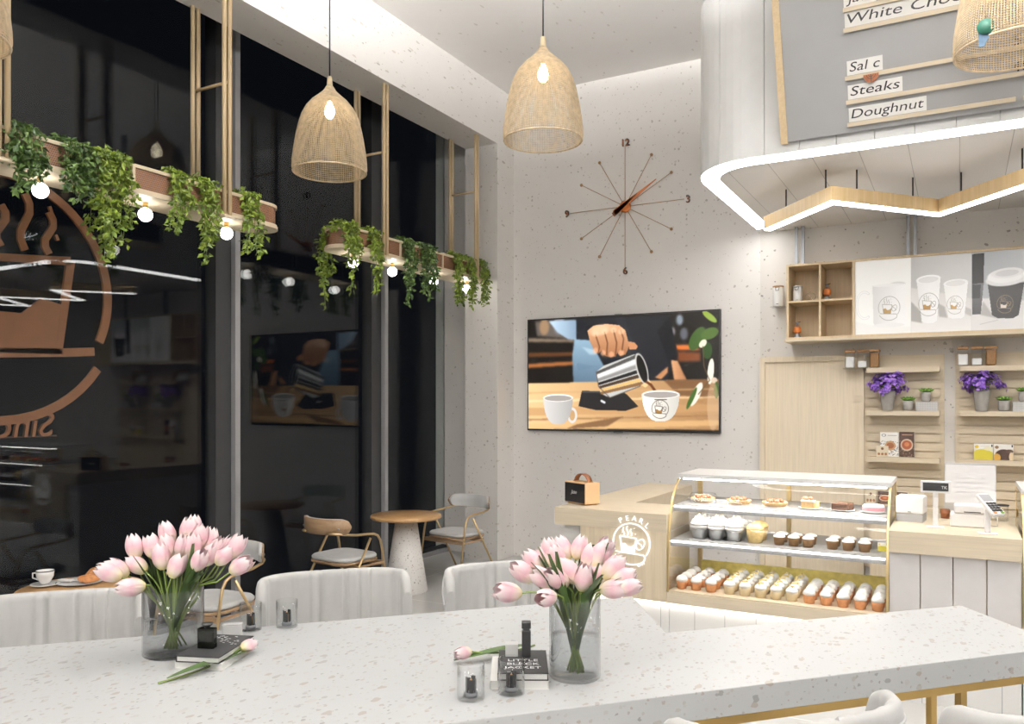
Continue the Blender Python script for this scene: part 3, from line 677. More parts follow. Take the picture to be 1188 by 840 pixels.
def tv_canvas():
    c = Canvas(360, 206, (26, 22, 19), 360/206)
    def T(x, y): u = (x-143)/937; return (u, (y-(170-50*u))/(540+70*u))
    P = lambda *a: [T(x, y) for x, y in a]
    c.poly(P((180,172),(400,165),(400,260),(190,245)), (92,84,78)); c.poly(P((143,255),(390,262),(390,276),(143,275)), (120,104,88)); c.poly(P((143,330),(390,325),(385,345),(143,350)), (92,56,32)); c.poly(P((143,385),(390,372),(388,390),(143,405)), (158,96,52))
    c.poly(P((860,290),(960,292),(1005,318),(880,316)), (196,104,48)); c.poly(P((780,345),(830,340),(840,380),(800,390)), (150,84,44)); c.poly(P((890,325),(1000,330),(1000,375),(900,375)), (112,62,34))
    for x, y, r, cl in ((905,165,16,(130,140,150)), (870,225,14,(150,150,150)), (925,235,18,(90,92,100)), (230,200,26,(150,120,90)), (310,190,30,(120,120,125))): c.ell(T(x, y), r/937, r*1.6/560, cl, .9)
    c.blur(5)
    c.poly(P((255,170),(402,163),(405,262),(360,262),(300,225)), (176,198,214), col2=(120,140,160))
    c.poly(P((392,255),(500,262),(580,330),(560,420),(505,480),(385,482),(380,340)), (132,160,178), col2=(84,104,122), axis=(0,1)); c.poly(P((430,300),(560,330),(470,340)), (176,196,206), .6); c.poly(P((400,380),(500,400),(410,420)), (90,114,134), .7)
    c.blur(2)
    c.poly(P((400,162),(860,140),(880,340),(850,470),(600,478),(545,400),(470,265),(402,262)), (30,31,36)); c.poly(P((600,150),(640,148),(760,470),(700,475)), (40,42,48), .7)
    c.poly(P((800,220),(860,150),(900,350),(860,390)), (22,22,26)); c.poly(P((865,368),(895,370),(938,468),(880,470)), (196,146,104), col2=(150,100,66)); c.poly(P((790,455),(850,400),(850,430),(820,465)), (170,118,78))
    c.poly(P((143,482),(385,478),(1080,462),(1080,720),(143,710)), (214,178,130), col2=(150,112,74)); c.poly(P((830,468),(1080,462),(1080,560),(900,545)), (112,80,52))
    for y0, y1, cl in ((560,572,(236,204,158)), (600,640,(176,134,90)), (655,664,(128,90,58)), (680,712,(206,166,114)), (520,530,(186,148,104))): c.poly(P((143,y0+6),(1080,y0-10),(1080,y1-14),(143,y1+6)), cl, .65)
    c.poly(P((400,690),(640,650),(560,700),(350,712)), (104,74,50), .8); c.blur(3)
    c.poly(P((430,520),(640,526),(660,545),(712,600),(650,622),(500,618),(412,598)), (38,36,36)); c.poly(P((430,520),(640,526),(650,535),(430,530)), (70,68,66))
    # leaves at the right
    for x, y, rx, ry, r, cl in ((1040,150,40,14,40,(128,150,60)), (985,260,30,60,30,(58,84,36)), (1040,235,40,26,-20,(70,96,40)), (1030,320,22,40,0,(44,70,32)), (1045,425,14,60,5,(214,206,190)), (980,540,18,60,25,(214,206,190)), (960,560,10,56,25,(62,90,40)), (1060,470,14,14,0,(190,170,150)), (1070,520,10,40,0,(60,84,40)), (1010,285,14,22,40,(206,200,180))):
        c.ell(T(x, y), rx/937, ry/560, cl, 1, r)
    c.line(P((1010,300),(1015,400),(1040,470),(990,540)), .008, (90,74,50)); c.ell(T(1055, 600), .028, .20, (190,160,126), .5)
    c.line(P((548,400),(540,340)), .012, (30,28,28)); c.line(P((540,348),(660,345),(668,330)), .03, (46,44,42))
    body = P((503,425),(540,395),(690,338),(712,335),(765,470),(720,498),(572,556),(525,535)); c.poly(body, (176,174,170))
    for y, cl, al in ((.0,(66,64,62),.9), (.16,(226,224,220),.9), (.33,(120,118,116),.8), (.5,(34,32,32),.95), (.66,(60,44,30),.9), (.8,(206,166,104),.95), (.93,(120,84,48),.9)):
        y2 = y+.12; c.poly(P((503+22*y,425+110*y),(700+60*y,338+140*y),(700+60*y2,338+140*y2),(503+22*y2,425+110*y2)), cl, al)
    c.line(P((503,425),(515,500),(572,556),(720,498)), .008, (90,80,70)); c.ell(T(728, 410), 26/937, 78/560, (188,184,178), 1, -16); c.ell(T(729, 411), 20/937, 70/560, (28,26,25), 1, -16)
    c.poly(P((725,492),(765,470),(772,482),(745,505)), (216,180,130)); c.line(P((752,478),(772,492),(790,520),(798,556)), .022, (96,52,28)); c.line(P((530,572),(545,580)), .02, (200,200,200))
    # hand
    c.poly(P((448,200),(470,188),(520,180),(470,262),(452,240)), (24,24,28))
    c.poly(P((458,218),(490,192),(560,184),(618,190),(648,215),(662,270),(664,305),(650,338),(622,346),(610,330),(600,348),(575,352),(548,345),(530,318),(512,336),(490,310),(470,270)), (204,156,118), col2=(150,98,64), axis=(0,1))
    c.ell(T(520, 215), 50/937, 26/560, (226,184,150), .7, -10, .6)
    for a_ in (((500,240),(520,300),(512,332)), ((545,225),(560,280),(556,340)), ((590,215),(606,280),(600,340)), ((625,215),(640,260),(632,320))): c.line(P(*a_), .012, (92,54,34), .8)
    for x, y in ((500,232),(545,222),(590,214),(628,222)): c.ell(T(x, y), 15/937, 14/560, (228,186,150), .6, 0, .7)
    for x, y in ((500,318),(538,330),(580,338),(628,330)): c.ell(T(x, y), 13/937, 14/560, (214,160,122), .7, 0, .7)
    c.poly(P((662,272),(695,278),(710,298),(700,314),(666,312)), (182,126,88)); c.blur(1)
    # cups
    def cup(cx, top, rx, bot, tone, hx):
        if hx: c.ell(T(cx+rx-4, (top+bot)/2+20), 26/937, 40/560, tone, 1); c.ell(T(cx+rx-4, (top+bot)/2+20), 15/937, 26/560, (176,140,98), 1)
        pts = [(cx-rx, top)]+[(cx-rx*math.cos(PI/2*k/8)**.8*(1 if k < 7 else .9), top+(bot-top)*math.sin(PI/2*k/8)) for k in range(1, 8)]+[(cx+rx*math.cos(PI/2*k/8)**.8*(1 if k < 7 else .9), top+(bot-top)*math.sin(PI/2*k/8)) for k in range(7, 0, -1)]+[(cx+rx, top)]
        c.poly(P(*pts), tone, col2=tuple(int(x*.8) for x in tone)); c.ell(T(cx, top), rx/937, 20/560, (226,222,216)); c.ell(T(cx, top+2), rx*.92/937, 15/560, (150,144,138))
    cup(304, 556, 79, 692, (196,192,188), True); cup(817, 540, 88, 678, (226,220,210), False)
    paint_emblem(c, T(815, 612), .073, (70,60,54), (150,110,60)); c.line(P((790,566),(845,566)), .008, (90,80,74))
    return c
tv = thing('television', 'large wall television showing coffee being poured into a white cup', 'television', (-3.259, YB-.001, 2.12))
W_, H_ = 2.236, 1.28
bev(mb().box(-W_/2, W_/2, -.045, 0, -H_/2, H_/2).build('tv_housing', M['black'], tv), .003)
tv_canvas().panel('tv_screen', W_-.03, H_-.035, tv, (0, -.0465, 0), (PI/2, 0, 0), M['screen'])
mb().box(-.05, .05, -.05, -.02, -H_/2-.012, -H_/2).build('tv_badge', M['steel'], tv); mb().box(-.04, .04, -.04, -.015, H_/2, H_/2+.008).build('tv_sensor', M['steel'], tv)

# ============================================================ SERVICE WALL
cab = thing('wall_cabinet', 'long pale wooden wall cabinet with four open cubbies and printed cup pictures', 'cabinet', (-1.43, 7.93, 2.395))
CL, CH, CD = 2.34, .708, .368
mb().box(0, CL, 0, CD, 0, .02).box(0, CL, 0, CD, CH-.02, CH).box(0, .02, 0, CD, .02, CH-.02).box(CL-.02, CL, 0, CD, .02, CH-.02).box(.02, .60, CD-.012, CD, .02, CH-.02).build('carcass', M['cab_in'], cab)
mb().box(.288, .306, .004, CD-.0125, .0205, CH-.0205).box(.575, .60, .001, CD-.0125, .0205, CH-.0205).build('divider', M['cab_in'], cab)
mb().box(.0205, .2875, .004, CD-.0125, .345, .363).box(.3065, .5745, .004, CD-.0125, .345, .363).build('shelf', M['cab_in'], cab)
mb().box(-.02, CL+.02, -.012, CD, -.022, -.0005).build('cabinet_base', M['ash_x'], cab)
for x in (.045, .105, 1.02, 1.08, 2.0): mb().box(x-.014, x+.014, .26, .29, CH+.0005, 3.519-2.395-.001).build('cabinet_hanger', M['steel'], cab)
# three prints; crop pixels of each print mapped to its sheet
def print_canvas(k):
    x0, x1 = ((8,402), (402,823), (823,1250))[k]; c = Canvas(130, 176, (244,244,242), (x1-x0)/(505.))
    def T(x, y): yt = 135-.083*x; yb = 655-.025*x; return ((x-x0)/(x1-x0), (y-yt)/(yb-yt))
    P = lambda *a: [T(x, y) for x, y in a]
    if k == 0:
        c.poly(P((8,560),(140,590),(402,600),(402,700),(8,700)), (236,236,234)); c.ell(T(310, 292), .14, .03, (214,214,212)); c.blur(4)
        c.line([T(75+57*math.cos(t), 445+95*math.sin(t)) for t in [math.radians(60+240*i/24) for i in range(25)]], .034, (222,222,222)); c.line([T(75+57*math.cos(t), 445+95*math.sin(t)) for t in [math.radians(62+236*i/24) for i in range(25)]], .018, (244,244,244))
        c.poly(P((132,305),(362,290),(366,580),(320,600),(180,600),(140,580)), (218,218,217), col2=(246,246,246)); c.ell(T(246, 300), .29, .02, (236,236,235))
        c.ell(T(248, 588), .28, .03, (232,232,231)); paint_emblem(c, T(250, 462), .150, (120,116,108), (176,144,92), .5)
    elif k == 1:
        c.poly(P((402,100),(823,60),(823,400),(600,360),(402,330)), (186,186,184), col2=(206,206,205)); c.poly(P((402,320),(600,355),(823,400),(823,700),(402,700)), (214,212,210), col2=(236,235,234), axis=(0,1))
        c.poly(P((402,420),(480,500),(480,575),(402,560)), (150,148,145), .8); c.poly(P((590,430),(640,460),(660,540),(600,530)), (158,156,153), .8); c.poly(P((780,460),(823,480),(823,530),(780,510)), (170,168,166), .7); c.blur(5)
        c.poly(P((440,265),(610,255),(585,560),(560,575),(500,575),(478,562)), (232,232,231), col2=(250,250,250)); c.ell(T(525, 258), .205, .055, (248,248,248), 1, -3); c.ell(T(525, 262), .17, .042, (222,222,221), 1, -3)
        c.poly(P((632,290),(800,285),(775,530),(755,545),(690,545),(665,535)), (236,236,235), col2=(250,250,250)); c.ell(T(716, 286), .20, .050, (250,250,250), 1, -2); c.ell(T(716, 289), .165, .038, (228,228,227), 1, -2)
        paint_emblem(c, T(527, 436), .14, (120,116,108), (176,134,72), .5); paint_emblem(c, T(712, 442), .11, (150,146,138), (190,150,92), .5)
    else:
        c.poly(P((823,60),(1250,20),(1250,430),(1000,400),(823,400)), (170,174,178), col2=(192,194,196)); c.poly(P((823,400),(1000,400),(1250,430),(1250,700),(823,700)), (222,221,220)); c.poly(P((900,420),(950,500),(1000,550),(880,520)), (180,178,176)); c.blur(5); c.line(P((880,590),(1000,560)), .008, (190,188,186))
        c.poly(P((825,78),(908,70),(905,290),(825,295)), (24,24,25)); c.poly(P((825,295),(905,288),(885,515),(825,520)), (112,112,114), col2=(70,70,72), axis=(0,1)); c.poly(P((825,300),(885,298),(880,400),(825,402)), (46,46,48))
        c.poly(P((930,285),(1172,285),(1135,525),(1100,548),(1000,548),(960,525)), (48,46,45), col2=(34,33,33)); c.ell(T(1052, 262), .315, .085, (226,226,226), 1, -3); c.ell(T(1052, 235), .29, .09, (240,240,240), 1, -3); c.ell(T(1060, 215), .25, .065, (228,228,228), 1, -3); c.ell(T(1060, 216), .18, .04, (206,206,207), 1, -3)
        paint_emblem(c, T(1046, 440), .105, (200,176,140), (214,206,196), .6)
    return c
for k, (a, b) in enumerate(((.602, 1.056), (1.058, 1.52), (1.522, 1.99))):
    print_canvas(k).panel('print_%s' % ('mug', 'paper_cups', 'black_cup')[k], b-a, CH-.042, cab, ((a+b)/2, .010, CH/2), (PI/2, 0, 0), M['print_glow'])
mb().box(.602, 2.319, .0115, .03, .0205, CH-.0205).build('print_backing', M['white'], cab); mb().box(1.992, 2.319, .009, .0113, .0205, CH-.0205).build('door', M['cab_in'], cab)
def canister(name, label, loc, r, h, lid):
    t = thing(name, label, 'canister', loc); mb().lathe([(r*.97, 0), (r, .008), (r, h*.9), (r*.95, h*.92)], 22).build('body', M['porc'], t)
    mb().lathe([(r*1.03, h*.925), (r*1.05, h*.94), (r*1.05, h*.985), (r*.9, h)], 22).build('lid', M[lid], t)
    mb().tube([(.02, -r-.004, h*.90), (.012, -r-.012, h*.74), (-.012, -r-.012, h*.74), (-.02, -r-.004, h*.90)], .003, 6, True).build('clasp', M['dark'], t)
    mb().box(-.012, .012, -r-.003, -r+.004, h*.1, h*.12).build('mark', M['ink'], t); return t
fs = thing('wall_bracket_shelf', 'tiny clear glass ledge holding a canister left of the cabinet', 'shelf', (-1.555, 8.2, 2.735))
mb().box(-.07, .07, -.06, .098, 0, .006).build('ledge_glass', M['clear'], fs)
canister('canister', 'white canister with a wooden lid standing left of the wall cabinet', (-1.555, 8.195, 2.742), .05, .205, 'cork')
canister('canister', 'white canister with a white lid in the upper left cubby', (-1.352, 8.06, 2.7585), .042, .155, 'porc')
o = thing('glass_teapot', 'small clear glass pot in the upper left cubby beside the white canister', 'pot', (-1.235, 8.06, 2.7585))
mb().lathe([(.03, .001), (.048, .02), (.05, .05), (.036, .075), (.02, .08)], 20, close=False).build('body', M['clear'], o); mb().sphere((0, 0, .088), .008, 10, 6).build('knob', M['clear'], o)
mb().tube([(.048, 0, .03), (.072, 0, .045), (.08, 0, .07)], .006, 8).build('spout', M['clear'], o); mb().tube([(-.048, 0, .02), (-.075, 0, .03), (-.07, 0, .06), (-.045, 0, .065)], .004, 8).build('handle', M['clear'], o)
def grinder(label, loc):
    t = thing('coffee_grinder', label, 'grinder', loc)
    mb().lathe([(.034, 0), (.034, .01), (.024, .03), (.022, .045)], 16).build('foot', M['steel'], t); mb().lathe([(.026, .0455), (.036, .06), (.036, .095), (.024, .11)], 16).build('drum', M['amber'], t)
    mb().lathe([(.014, .1105), (.010, .135), (.018, .15)], 12).build('hopper', M['steel'], t); mb().tube([(0, 0, .15), (.03, 0, .155)], .004, 6).build('crank', M['dark'], t)
grinder('small orange and steel grinder in the upper right cubby', (-1.085, 8.05, 2.7585)); grinder('small orange and steel grinder in the lower left cubby', (-1.352, 8.05, 2.4155))
# slatted display panels with ledges
LZ = (2.12, 1.725, 1.30, .86)
def slat_panel(label, x0, x1):
    t = thing('slat_panel', label, 'display panel', (x0, YB-.001, 0)); L = x1-x0
    mb().box(0, L, -.03, 0, .25, 2.24).build('back_board', M['ash_x'], t)
    m = mb(); z = .30
    while z < 2.16: m.box(.03, L-.03, -.048, -.0301, z, z+.066); z += .0815
    m.build('slats', M['ash_x'], t)
    for i, z in enumerate(LZ): mb().box(.035, L-.035, -.20, -.0481, z-.045, z).build('ledge', M['ash_x'], t)
slat_panel('slatted pale wood display panel beside the door', -.785, -.118); slat_panel('slatted pale wood display panel at the right edge of the photo', -.030, .80)
mb0 = thing('wall_bracket_shelf', 'tiny clear glass ledge under two jars above the door frame corner', 'shelf', (-.86, 8.12, 2.112)); mb().box(-.09, .0995, -.06, .178, 0, .0075).build('ledge_glass', M['clear'], mb0)
def jar(label, loc, fill, h):
    t = thing('storage_jar', label, 'jar', loc, group=None)
    mb().rbox(-.043, .043, -.043, .043, 0, .145, .015).build('glass_body', M['clear'], t); mb().rbox(-.038, .038, -.038, .038, .005, h, .012).build('filling', M[fill], t); mb().rbox(-.047, .047, -.047, .047, .1455, .168, .015).build('lid', M['cork'], t)
for pre, xs in (('left', (-.895, -.787, -.684)), ('right', (-.002-.01+.04, .135, .241))):
    pl = 'above the door frame corner' if pre == 'left' else 'on the right panel'
    jar('square glass jar of white sugar, leftmost of three %s' % pl, (xs[0], 8.14, 2.1205), 'sugar', .105); jar('square glass jar half full of white sugar, middle of three %s' % pl, (xs[1], 8.14, 2.1205), 'sugar', .065); jar('square glass jar full of brown beans %s' % pl, (xs[2], 8.14, 2.1205), 'bean', .135)
def rosette(m, c, r, n, rng, up=.9):
    for ringk, (rr, el) in enumerate(((1, 28), (.85, 52), (.6, 74))):
        for k in range(n-ringk*2):
            a = 2*PI*k/(n-ringk*2)+ringk*.4+rng.uniform(-.1, .1); e = math.radians(el); d = Vector((math.cos(a)*math.cos(e), math.sin(a)*math.cos(e), math.sin(e))); s = Vector((-math.sin(a), math.cos(a), 0)); u = d.cross(s); L = r*rr; p = Vector(c)
            q = [p, p+d*L*.5+s*L*.22, p+d*L*.85+s*L*.16, p+d*L, p+d*L*.85-s*L*.16, p+d*L*.5-s*L*.22, p+d*L*.55-u*L*.14, p+d*L*.55+u*L*.14]
            m.add([tuple(x) for x in q], [(0,1,7),(1,2,7),(2,3,7),(3,4,7),(4,5,7),(5,0,7),(1,0,6),(2,1,6),(3,2,6),(4,3,6),(5,4,6),(0,5,6)], True)
def flowerpot(label, loc, seed):
    rng = random.Random(seed); t = thing('violet_pot_plant', label, 'potted plant', loc)
    mb().lathe([(.045, 0), (.047, .004), (.066, .165), (.066, .18), (.056, .18), (.052, .14)], 24, close=False).lathe([(.0, 0), (.045, 0)], 24, close=False).build('pot', M['concrete'], t)
    mb().lathe([(0, .150), (.057, .150)], 20, close=False).build('soil', M['choc'], t)
    fl = mb(); lf = mb()
    for k in range(40):
        a = rng.uniform(0, 2*PI); el = rng.uniform(-.25, 1.45); R3 = rng.uniform(.10, .155); c = Vector((1.12*R3*math.cos(a)*math.cos(el), .72*R3*math.sin(a)*math.cos(el), .215+R3*.85*math.sin(el)))
        for j in range(15):
            p = c+Vector([rng.gauss(0, .015) for _ in range(3)]); nrm = (p-Vector((0, 0, .2))).normalized(); s = nrm.cross(Vector((0, 0, 1))).normalized(); u = nrm.cross(s)
            r = .016
            pts = [tuple(p+s*r*math.cos(2*PI*i/5+j)*1.0+u*r*math.sin(2*PI*i/5+j)+nrm*.002) for i in range(5)]; fl.add(pts+[tuple(p-nrm*.004)], [(i, (i+1) % 5, 5) for i in range(5)])
    for k in range(130):
        a = rng.uniform(0, 2*PI); el = rng.uniform(-.5, 1.3); R3 = rng.uniform(.05, .14); p = Vector((R3*math.cos(a)*math.cos(el), .8*R3*math.sin(a)*math.cos(el), .225+R3*.9*math.sin(el))); d = Vector((math.cos(a), math.sin(a), rng.uniform(-.4, .6))).normalized(); s = d.cross(Vector((0,0,1))).normalized(); L = .038
        lf.add([tuple(p), tuple(p+d*L*.5+s*L*.35), tuple(p+d*L), tuple(p+d*L*.5-s*L*.35)], [(0,1,2),(0,2,3)])
    fl.build('blossoms', M['purple'], t); lf.build('foliage', M['leaf_b'], t)
    st = mb()
    for k in range(6): st.tube([(.01*math.cos(k), .01*math.sin(k), .15), (.04*math.cos(k), .04*math.sin(k), .24)], .003, 5)
    st.build('stems', M['tstem'], t)
def succulent(label, loc, seed, r=.038, h=.085):
    rng = random.Random(seed); t = thing('succulent_pot', label, 'potted plant', loc); mb().lathe([(r*.8, 0), (r, h*.15), (r, h), (r*.85, h), (r*.8, h*.85)], 20).build('pot', M['concrete'], t)
    m = mb(); [rosette(m, (dx, dy, h*.98), .060, 9, rng) for dx, dy in ((-.014, 0), (.016, .006))]; m.build('leaves', M['succ'], t)
def wicker(label, loc):
    t = thing('wicker_box', label, 'box', loc); m = mb().box(-.085, .085, -.05, .05, 0, .078); m.build('liner', M['paper'], t); m = mb()
    for k in range(17): x = -.084+.0105*k; m.box(x-.003, x+.003, -.0545, -.0505, 0, .08).box(x-.003, x+.003, .0505, .0545, 0, .08)
    for z in (.004, .022, .04, .058, .078): m.tube([(-.089, -.056, z), (.089, -.056, z), (.089, .056, z), (-.089, .056, z)], .003, 4, True)
    m.build('weave', M['white'], t)
for dx, w1, w2, w3, w4 in ((0, 'violet flowering plant in a tall grey pot on the left display panel', 'small succulent beside the violet plant on the left display panel', 'white wicker box on the left display panel', 'succulent in a grey pot standing on the left wicker box'),
                           (.745, 'violet flowering plant in a tall grey pot on the right display panel', 'small succulent beside the violet plant on the right display panel', 'white wicker box on the right display panel', 'succulent in a grey pot on the right wicker box, cut by the photo edge')):
    flowerpot(w1, (-.575+dx, 8.125, 1.7255), 4 if dx else 3); succulent(w2, (-.408+dx, 8.16, 1.7255), 5, .044, .09); wicker(w3, (-.255+dx, 8.16, 1.7255)); succulent(w4, (-.262+dx, 8.16, 1.8075), 6)
# small packages leaning on the ledges
def pack(name, label, cat, loc, wd, h, paintf, dep=.02):
    t = thing(name, label, cat, loc); mb().box(-wd/2, wd/2, 0, dep, 0, h).build('cover', M['paper'], t); c = Canvas(44, max(12, int(44*h/wd)), (240,238,232), wd/h); paintf(c); c.panel('cover_print', wd-.002, h-.002, t, (0, -.0008, h/2), (PI/2, 0, 0), M['paint'])
def pw(c):
    rng = random.Random(5)
    for k in range(120): c.ell((rng.random(), .35+.6*rng.random()), .02+.02*rng.random(), .012, rng.choice([(60,58,60),(90,100,130),(130,120,110)]), .9)
    c.ell((.55,.55), .3, .19, (190,150,110)); c.ell((.55,.55), .2, .12, (150,92,58)); c.ell((.2,.12), .12, .06, (90,90,96)); c.ell((.2,.12), .09, .04, (230,230,230)); c.line([(.42,.13),(.9,.13)], .02, (150,150,160))
def pbk(c):
    c.fill(np.ones(c.X.shape), (70,46,36)); rng = random.Random(6)
    for k in range(90): c.ell((rng.random(), .3+.7*rng.random()), .03, .02, rng.choice([(150,120,90),(50,36,30),(180,160,140)]), .8)
    c.ell((.5,.52), .42, .24, (206,190,170)); c.ell((.5,.52), .33, .18, (160,84,50)); c.ell((.5,.5), .16, .09, (200,130,84)); c.poly([(0,0),(1,0),(1,.2),(0,.2)], (62,40,32)); c.line([(.2,.12),(.85,.12)], .03, (190,160,140))
def pcd(c):
    c.fill(np.ones(c.X.shape), (222,210,186))
    for x in (.2,.5,.8): c.ell((x,.75), .11, .12, (170,120,80))
    c.ell((.5,.25), .12, .12, (120,90,60))
def pye(c):
    c.ell((.45,.9), .7, .55, (214,202,70)); c.ell((.75,.30), .25, .12, (236,232,200)); c.ell((.15,.2), .1, .1, (222,190,60)); c.line([(.35,.15),(.8,.15)], .02, (200,200,190)); c.poly([(.9,.05),(.97,.05),(.97,.2),(.9,.2)], (40,40,44))
def pbr(c):
    c.ell((.5,.75), .45, .42, (66,44,34)); c.ell((.8,.45), .2, .12, (84,60,46)); c.ell((.15,.85), .2, .25, (206,160,70)); c.ell((.9,.8), .12, .3, (226,206,170)); c.ell((.15,.2), .1, .1, (150,120,90)); c.poly([(.9,.05),(.97,.05),(.97,.2),(.9,.2)], (40,40,44))
pack('magazine', 'speckled white magazine with a bowl on its cover, left display panel', 'magazine', (-.565, 8.20, 1.3005), .155, .225, pw, .012)
pack('magazine', 'dark brown magazine with a bowl on its cover, left display panel', 'magazine', (-.42, 8.20, 1.3005), .125, .232, pbk, .012)
pack('tasting_card', 'small beige card with round sweets in front of the white magazine', 'card', (-.62, 8.15, 1.3005), .10, .10, pcd, .004)
pack('snack_box', 'yellow and white snack box on the right display panel', 'box', (.185, 8.16, 1.3005), .145, .14, pye, .035)
pack('snack_box', 'dark brown and white snack box on the right display panel', 'box', (.335, 8.16, 1.3005), .145, .14, pbr, .035)
pack('tasting_card', 'beige card with sweets on the low ledge seen through the display case', 'card', (-.72, 8.17, .8605), .09, .12, pcd, .004)
pack('snack_box', 'dark box on the low ledge seen through the display case', 'box', (-.60, 8.17, .8605), .12, .12, pbk, .03); pack('snack_box', 'second dark box on the low ledge, right of the first behind the display case', 'box', (-.47, 8.17, .8605), .12, .12, pbk, .03)
pack('tasting_card', 'beige card at the right end of the low ledge of the left panel', 'card', (-.33, 8.17, .8605), .10, .12, pcd, .004)

# ============================================================ COUNTER
CF, CT = 5.35, 1.03
ct = thing('service_counter', 'pale ash L-shaped counter with a glowing round coffee sign on its front', 'counter', (-2.61, CF, 0))
mb().box(0, .852, 0, .54, .905, CT).box(0, .43, .5401, 2.04, .905, CT).build('worktop', M['ash_x'], ct)
mb().box(.205, .852, .004, .05, .425, .904).build('front_panel', M['ash'], ct)
mb().box(.05, .852, .06, .48, 0, .904).box(.05, .38, .4801, 1.95, 0, .904).build('white_carcass', M['white_base'], ct)
mb().box(.851, .853, .0601, .54, .43, .9).build('inner_side', M['ash'], ct)
es = thing('round_coffee_sign', 'white glowing line sign of a steaming cup in a ring, lettered PEARL', 'sign', (-2.010, CF-.001, .817))
emblem_geo(mb(), .135, .010, wd_k=.8).build('emblem', M['sign_white'], es)
m_l = 'PEARL'
for i, chh in enumerate(m_l):
    a = math.radians(118-17.5*i); put_text('letter', chh, .052, M['sign_white'], es, (.155*math.cos(a), -.002, .155*math.sin(a)), (PI/2, -(a-PI/2), 0), depth=.004, align='CENTER')
for i, chh in enumerate('OM'):
    a = math.radians(-70+11*i); put_text('letter', chh, .032, M['sign_white'], es, (.172*math.cos(a), -.002, .172*math.sin(a)), (PI/2, -(a+PI/2), 0), depth=.004, align='CENTER')
# radio speaker on the counter
rd = thing('radio_speaker', 'cream portable radio speaker with black grille and curved leather handle', 'speaker', (-2.512, 5.628, CT+.0005), math.radians(-27))
bev(mb().box(-.125, .125, -.07, .07, .008, .168).build('body', M['tan'], rd), .006); mb().box(-.118, .118, -.0745, -.0705, .016, .160).build('grille', M['black'], rd)
put_text('lettering', 'Jase', .042, M['whiteink'], rd, (-.04, -.0752, .08), (PI/2, 0, 0), depth=.0006, shear=.3)
m = mb()
for k in range(12):
    a0, a1 = PI*k/12, PI*(k+1)/12; f = lambda a: (-.085*math.cos(a)+.01, .148+.082*math.sin(a)**.8)
    (x0, z0), (x1, z1) = f(a0), f(a1); m.add([(x0, -.022, z0), (x1, -.022, z1), (x1, .022, z1), (x0, .022, z0), (x0*.94, -.022, z0-.006), (x1*.94, -.022, z1-.006), (x1*.94, .022, z1-.006), (x0*.94, .022, z0-.006)], [(0,1,2,3),(7,6,5,4),(0,4,5,1),(3,2,6,7)], True)
m.build('handle', M['rust'], rd)
for x in (-.075, .095): mb().box(x-.004, x+.004, -.026, .026, .13, .175).build('handle_clip', M['brass'], rd)
mb().box(-.06, .06, -.03, .03, .1685, .172).build('control_plate', M['brass'], rd)
for x in (-.1, .1):
    for y in (-.05, .05): mb().lathe([(.01, 0), (.01, .0075)], 10, (x, y, 0)).build('foot', M['brass'], rd)
# register counter between the cases
rc = thing('register_counter', 'register counter with an ash top band and grey panels between two display cases', 'counter', (-.372, CF, 0))
RL = .682
mb().box(0, RL, -.01, .72, .902, CT).build('worktop', M['ash_x'], rc)
for k in range(4): mb().box(.002+k*RL/4, (k+1)*RL/4-.004, .02, .05, .515, .9).build('front_panel', M['panel'], rc)
mb().box(0, RL, .051, .7, .515, .9).build('carcass', M['ash'], rc)
mb().box(0, RL, -.008, .7, .425, .514).build('lower_band', M['ash_x'], rc); mb().box(0, RL, .06, .7, 0, .4245).build('white_plinth', M['white_base'], rc)

# ============================================================ DISPLAY CASE
KX, KL = -1.755, 1.38
prof = [(.003, .512), (.003, .68), (.022, .86), (.082, 1.07), (.165, 1.19), (.26, 1.262)]
def smooth_prof(P, n=4):
    out = []
    for i in range(len(P)-1):
        p0, p1, p2, p3 = P[max(0, i-1)], P[i], P[i+1], P[min(len(P)-1, i+2)]
        for k in range(n):
            t = k/n; out.append(tuple(.5*((2*p1[j])+(-p0[j]+p2[j])*t+(2*p0[j]-5*p1[j]+4*p2[j]-p3[j])*t*t+(-p0[j]+3*p1[j]-3*p2[j]+p3[j])*t**3) for j in (0, 1)))
    return out+[P[-1]]
sp_ = smooth_prof(prof)
def front_y(z):
    for (y0, z0), (y1, z1) in zip(sp_[:-1], sp_[1:]):
        if z0 <= z <= z1: return y0+(y1-y0)*(z-z0)/(z1-z0+1e-9)
    return sp_[0][0]
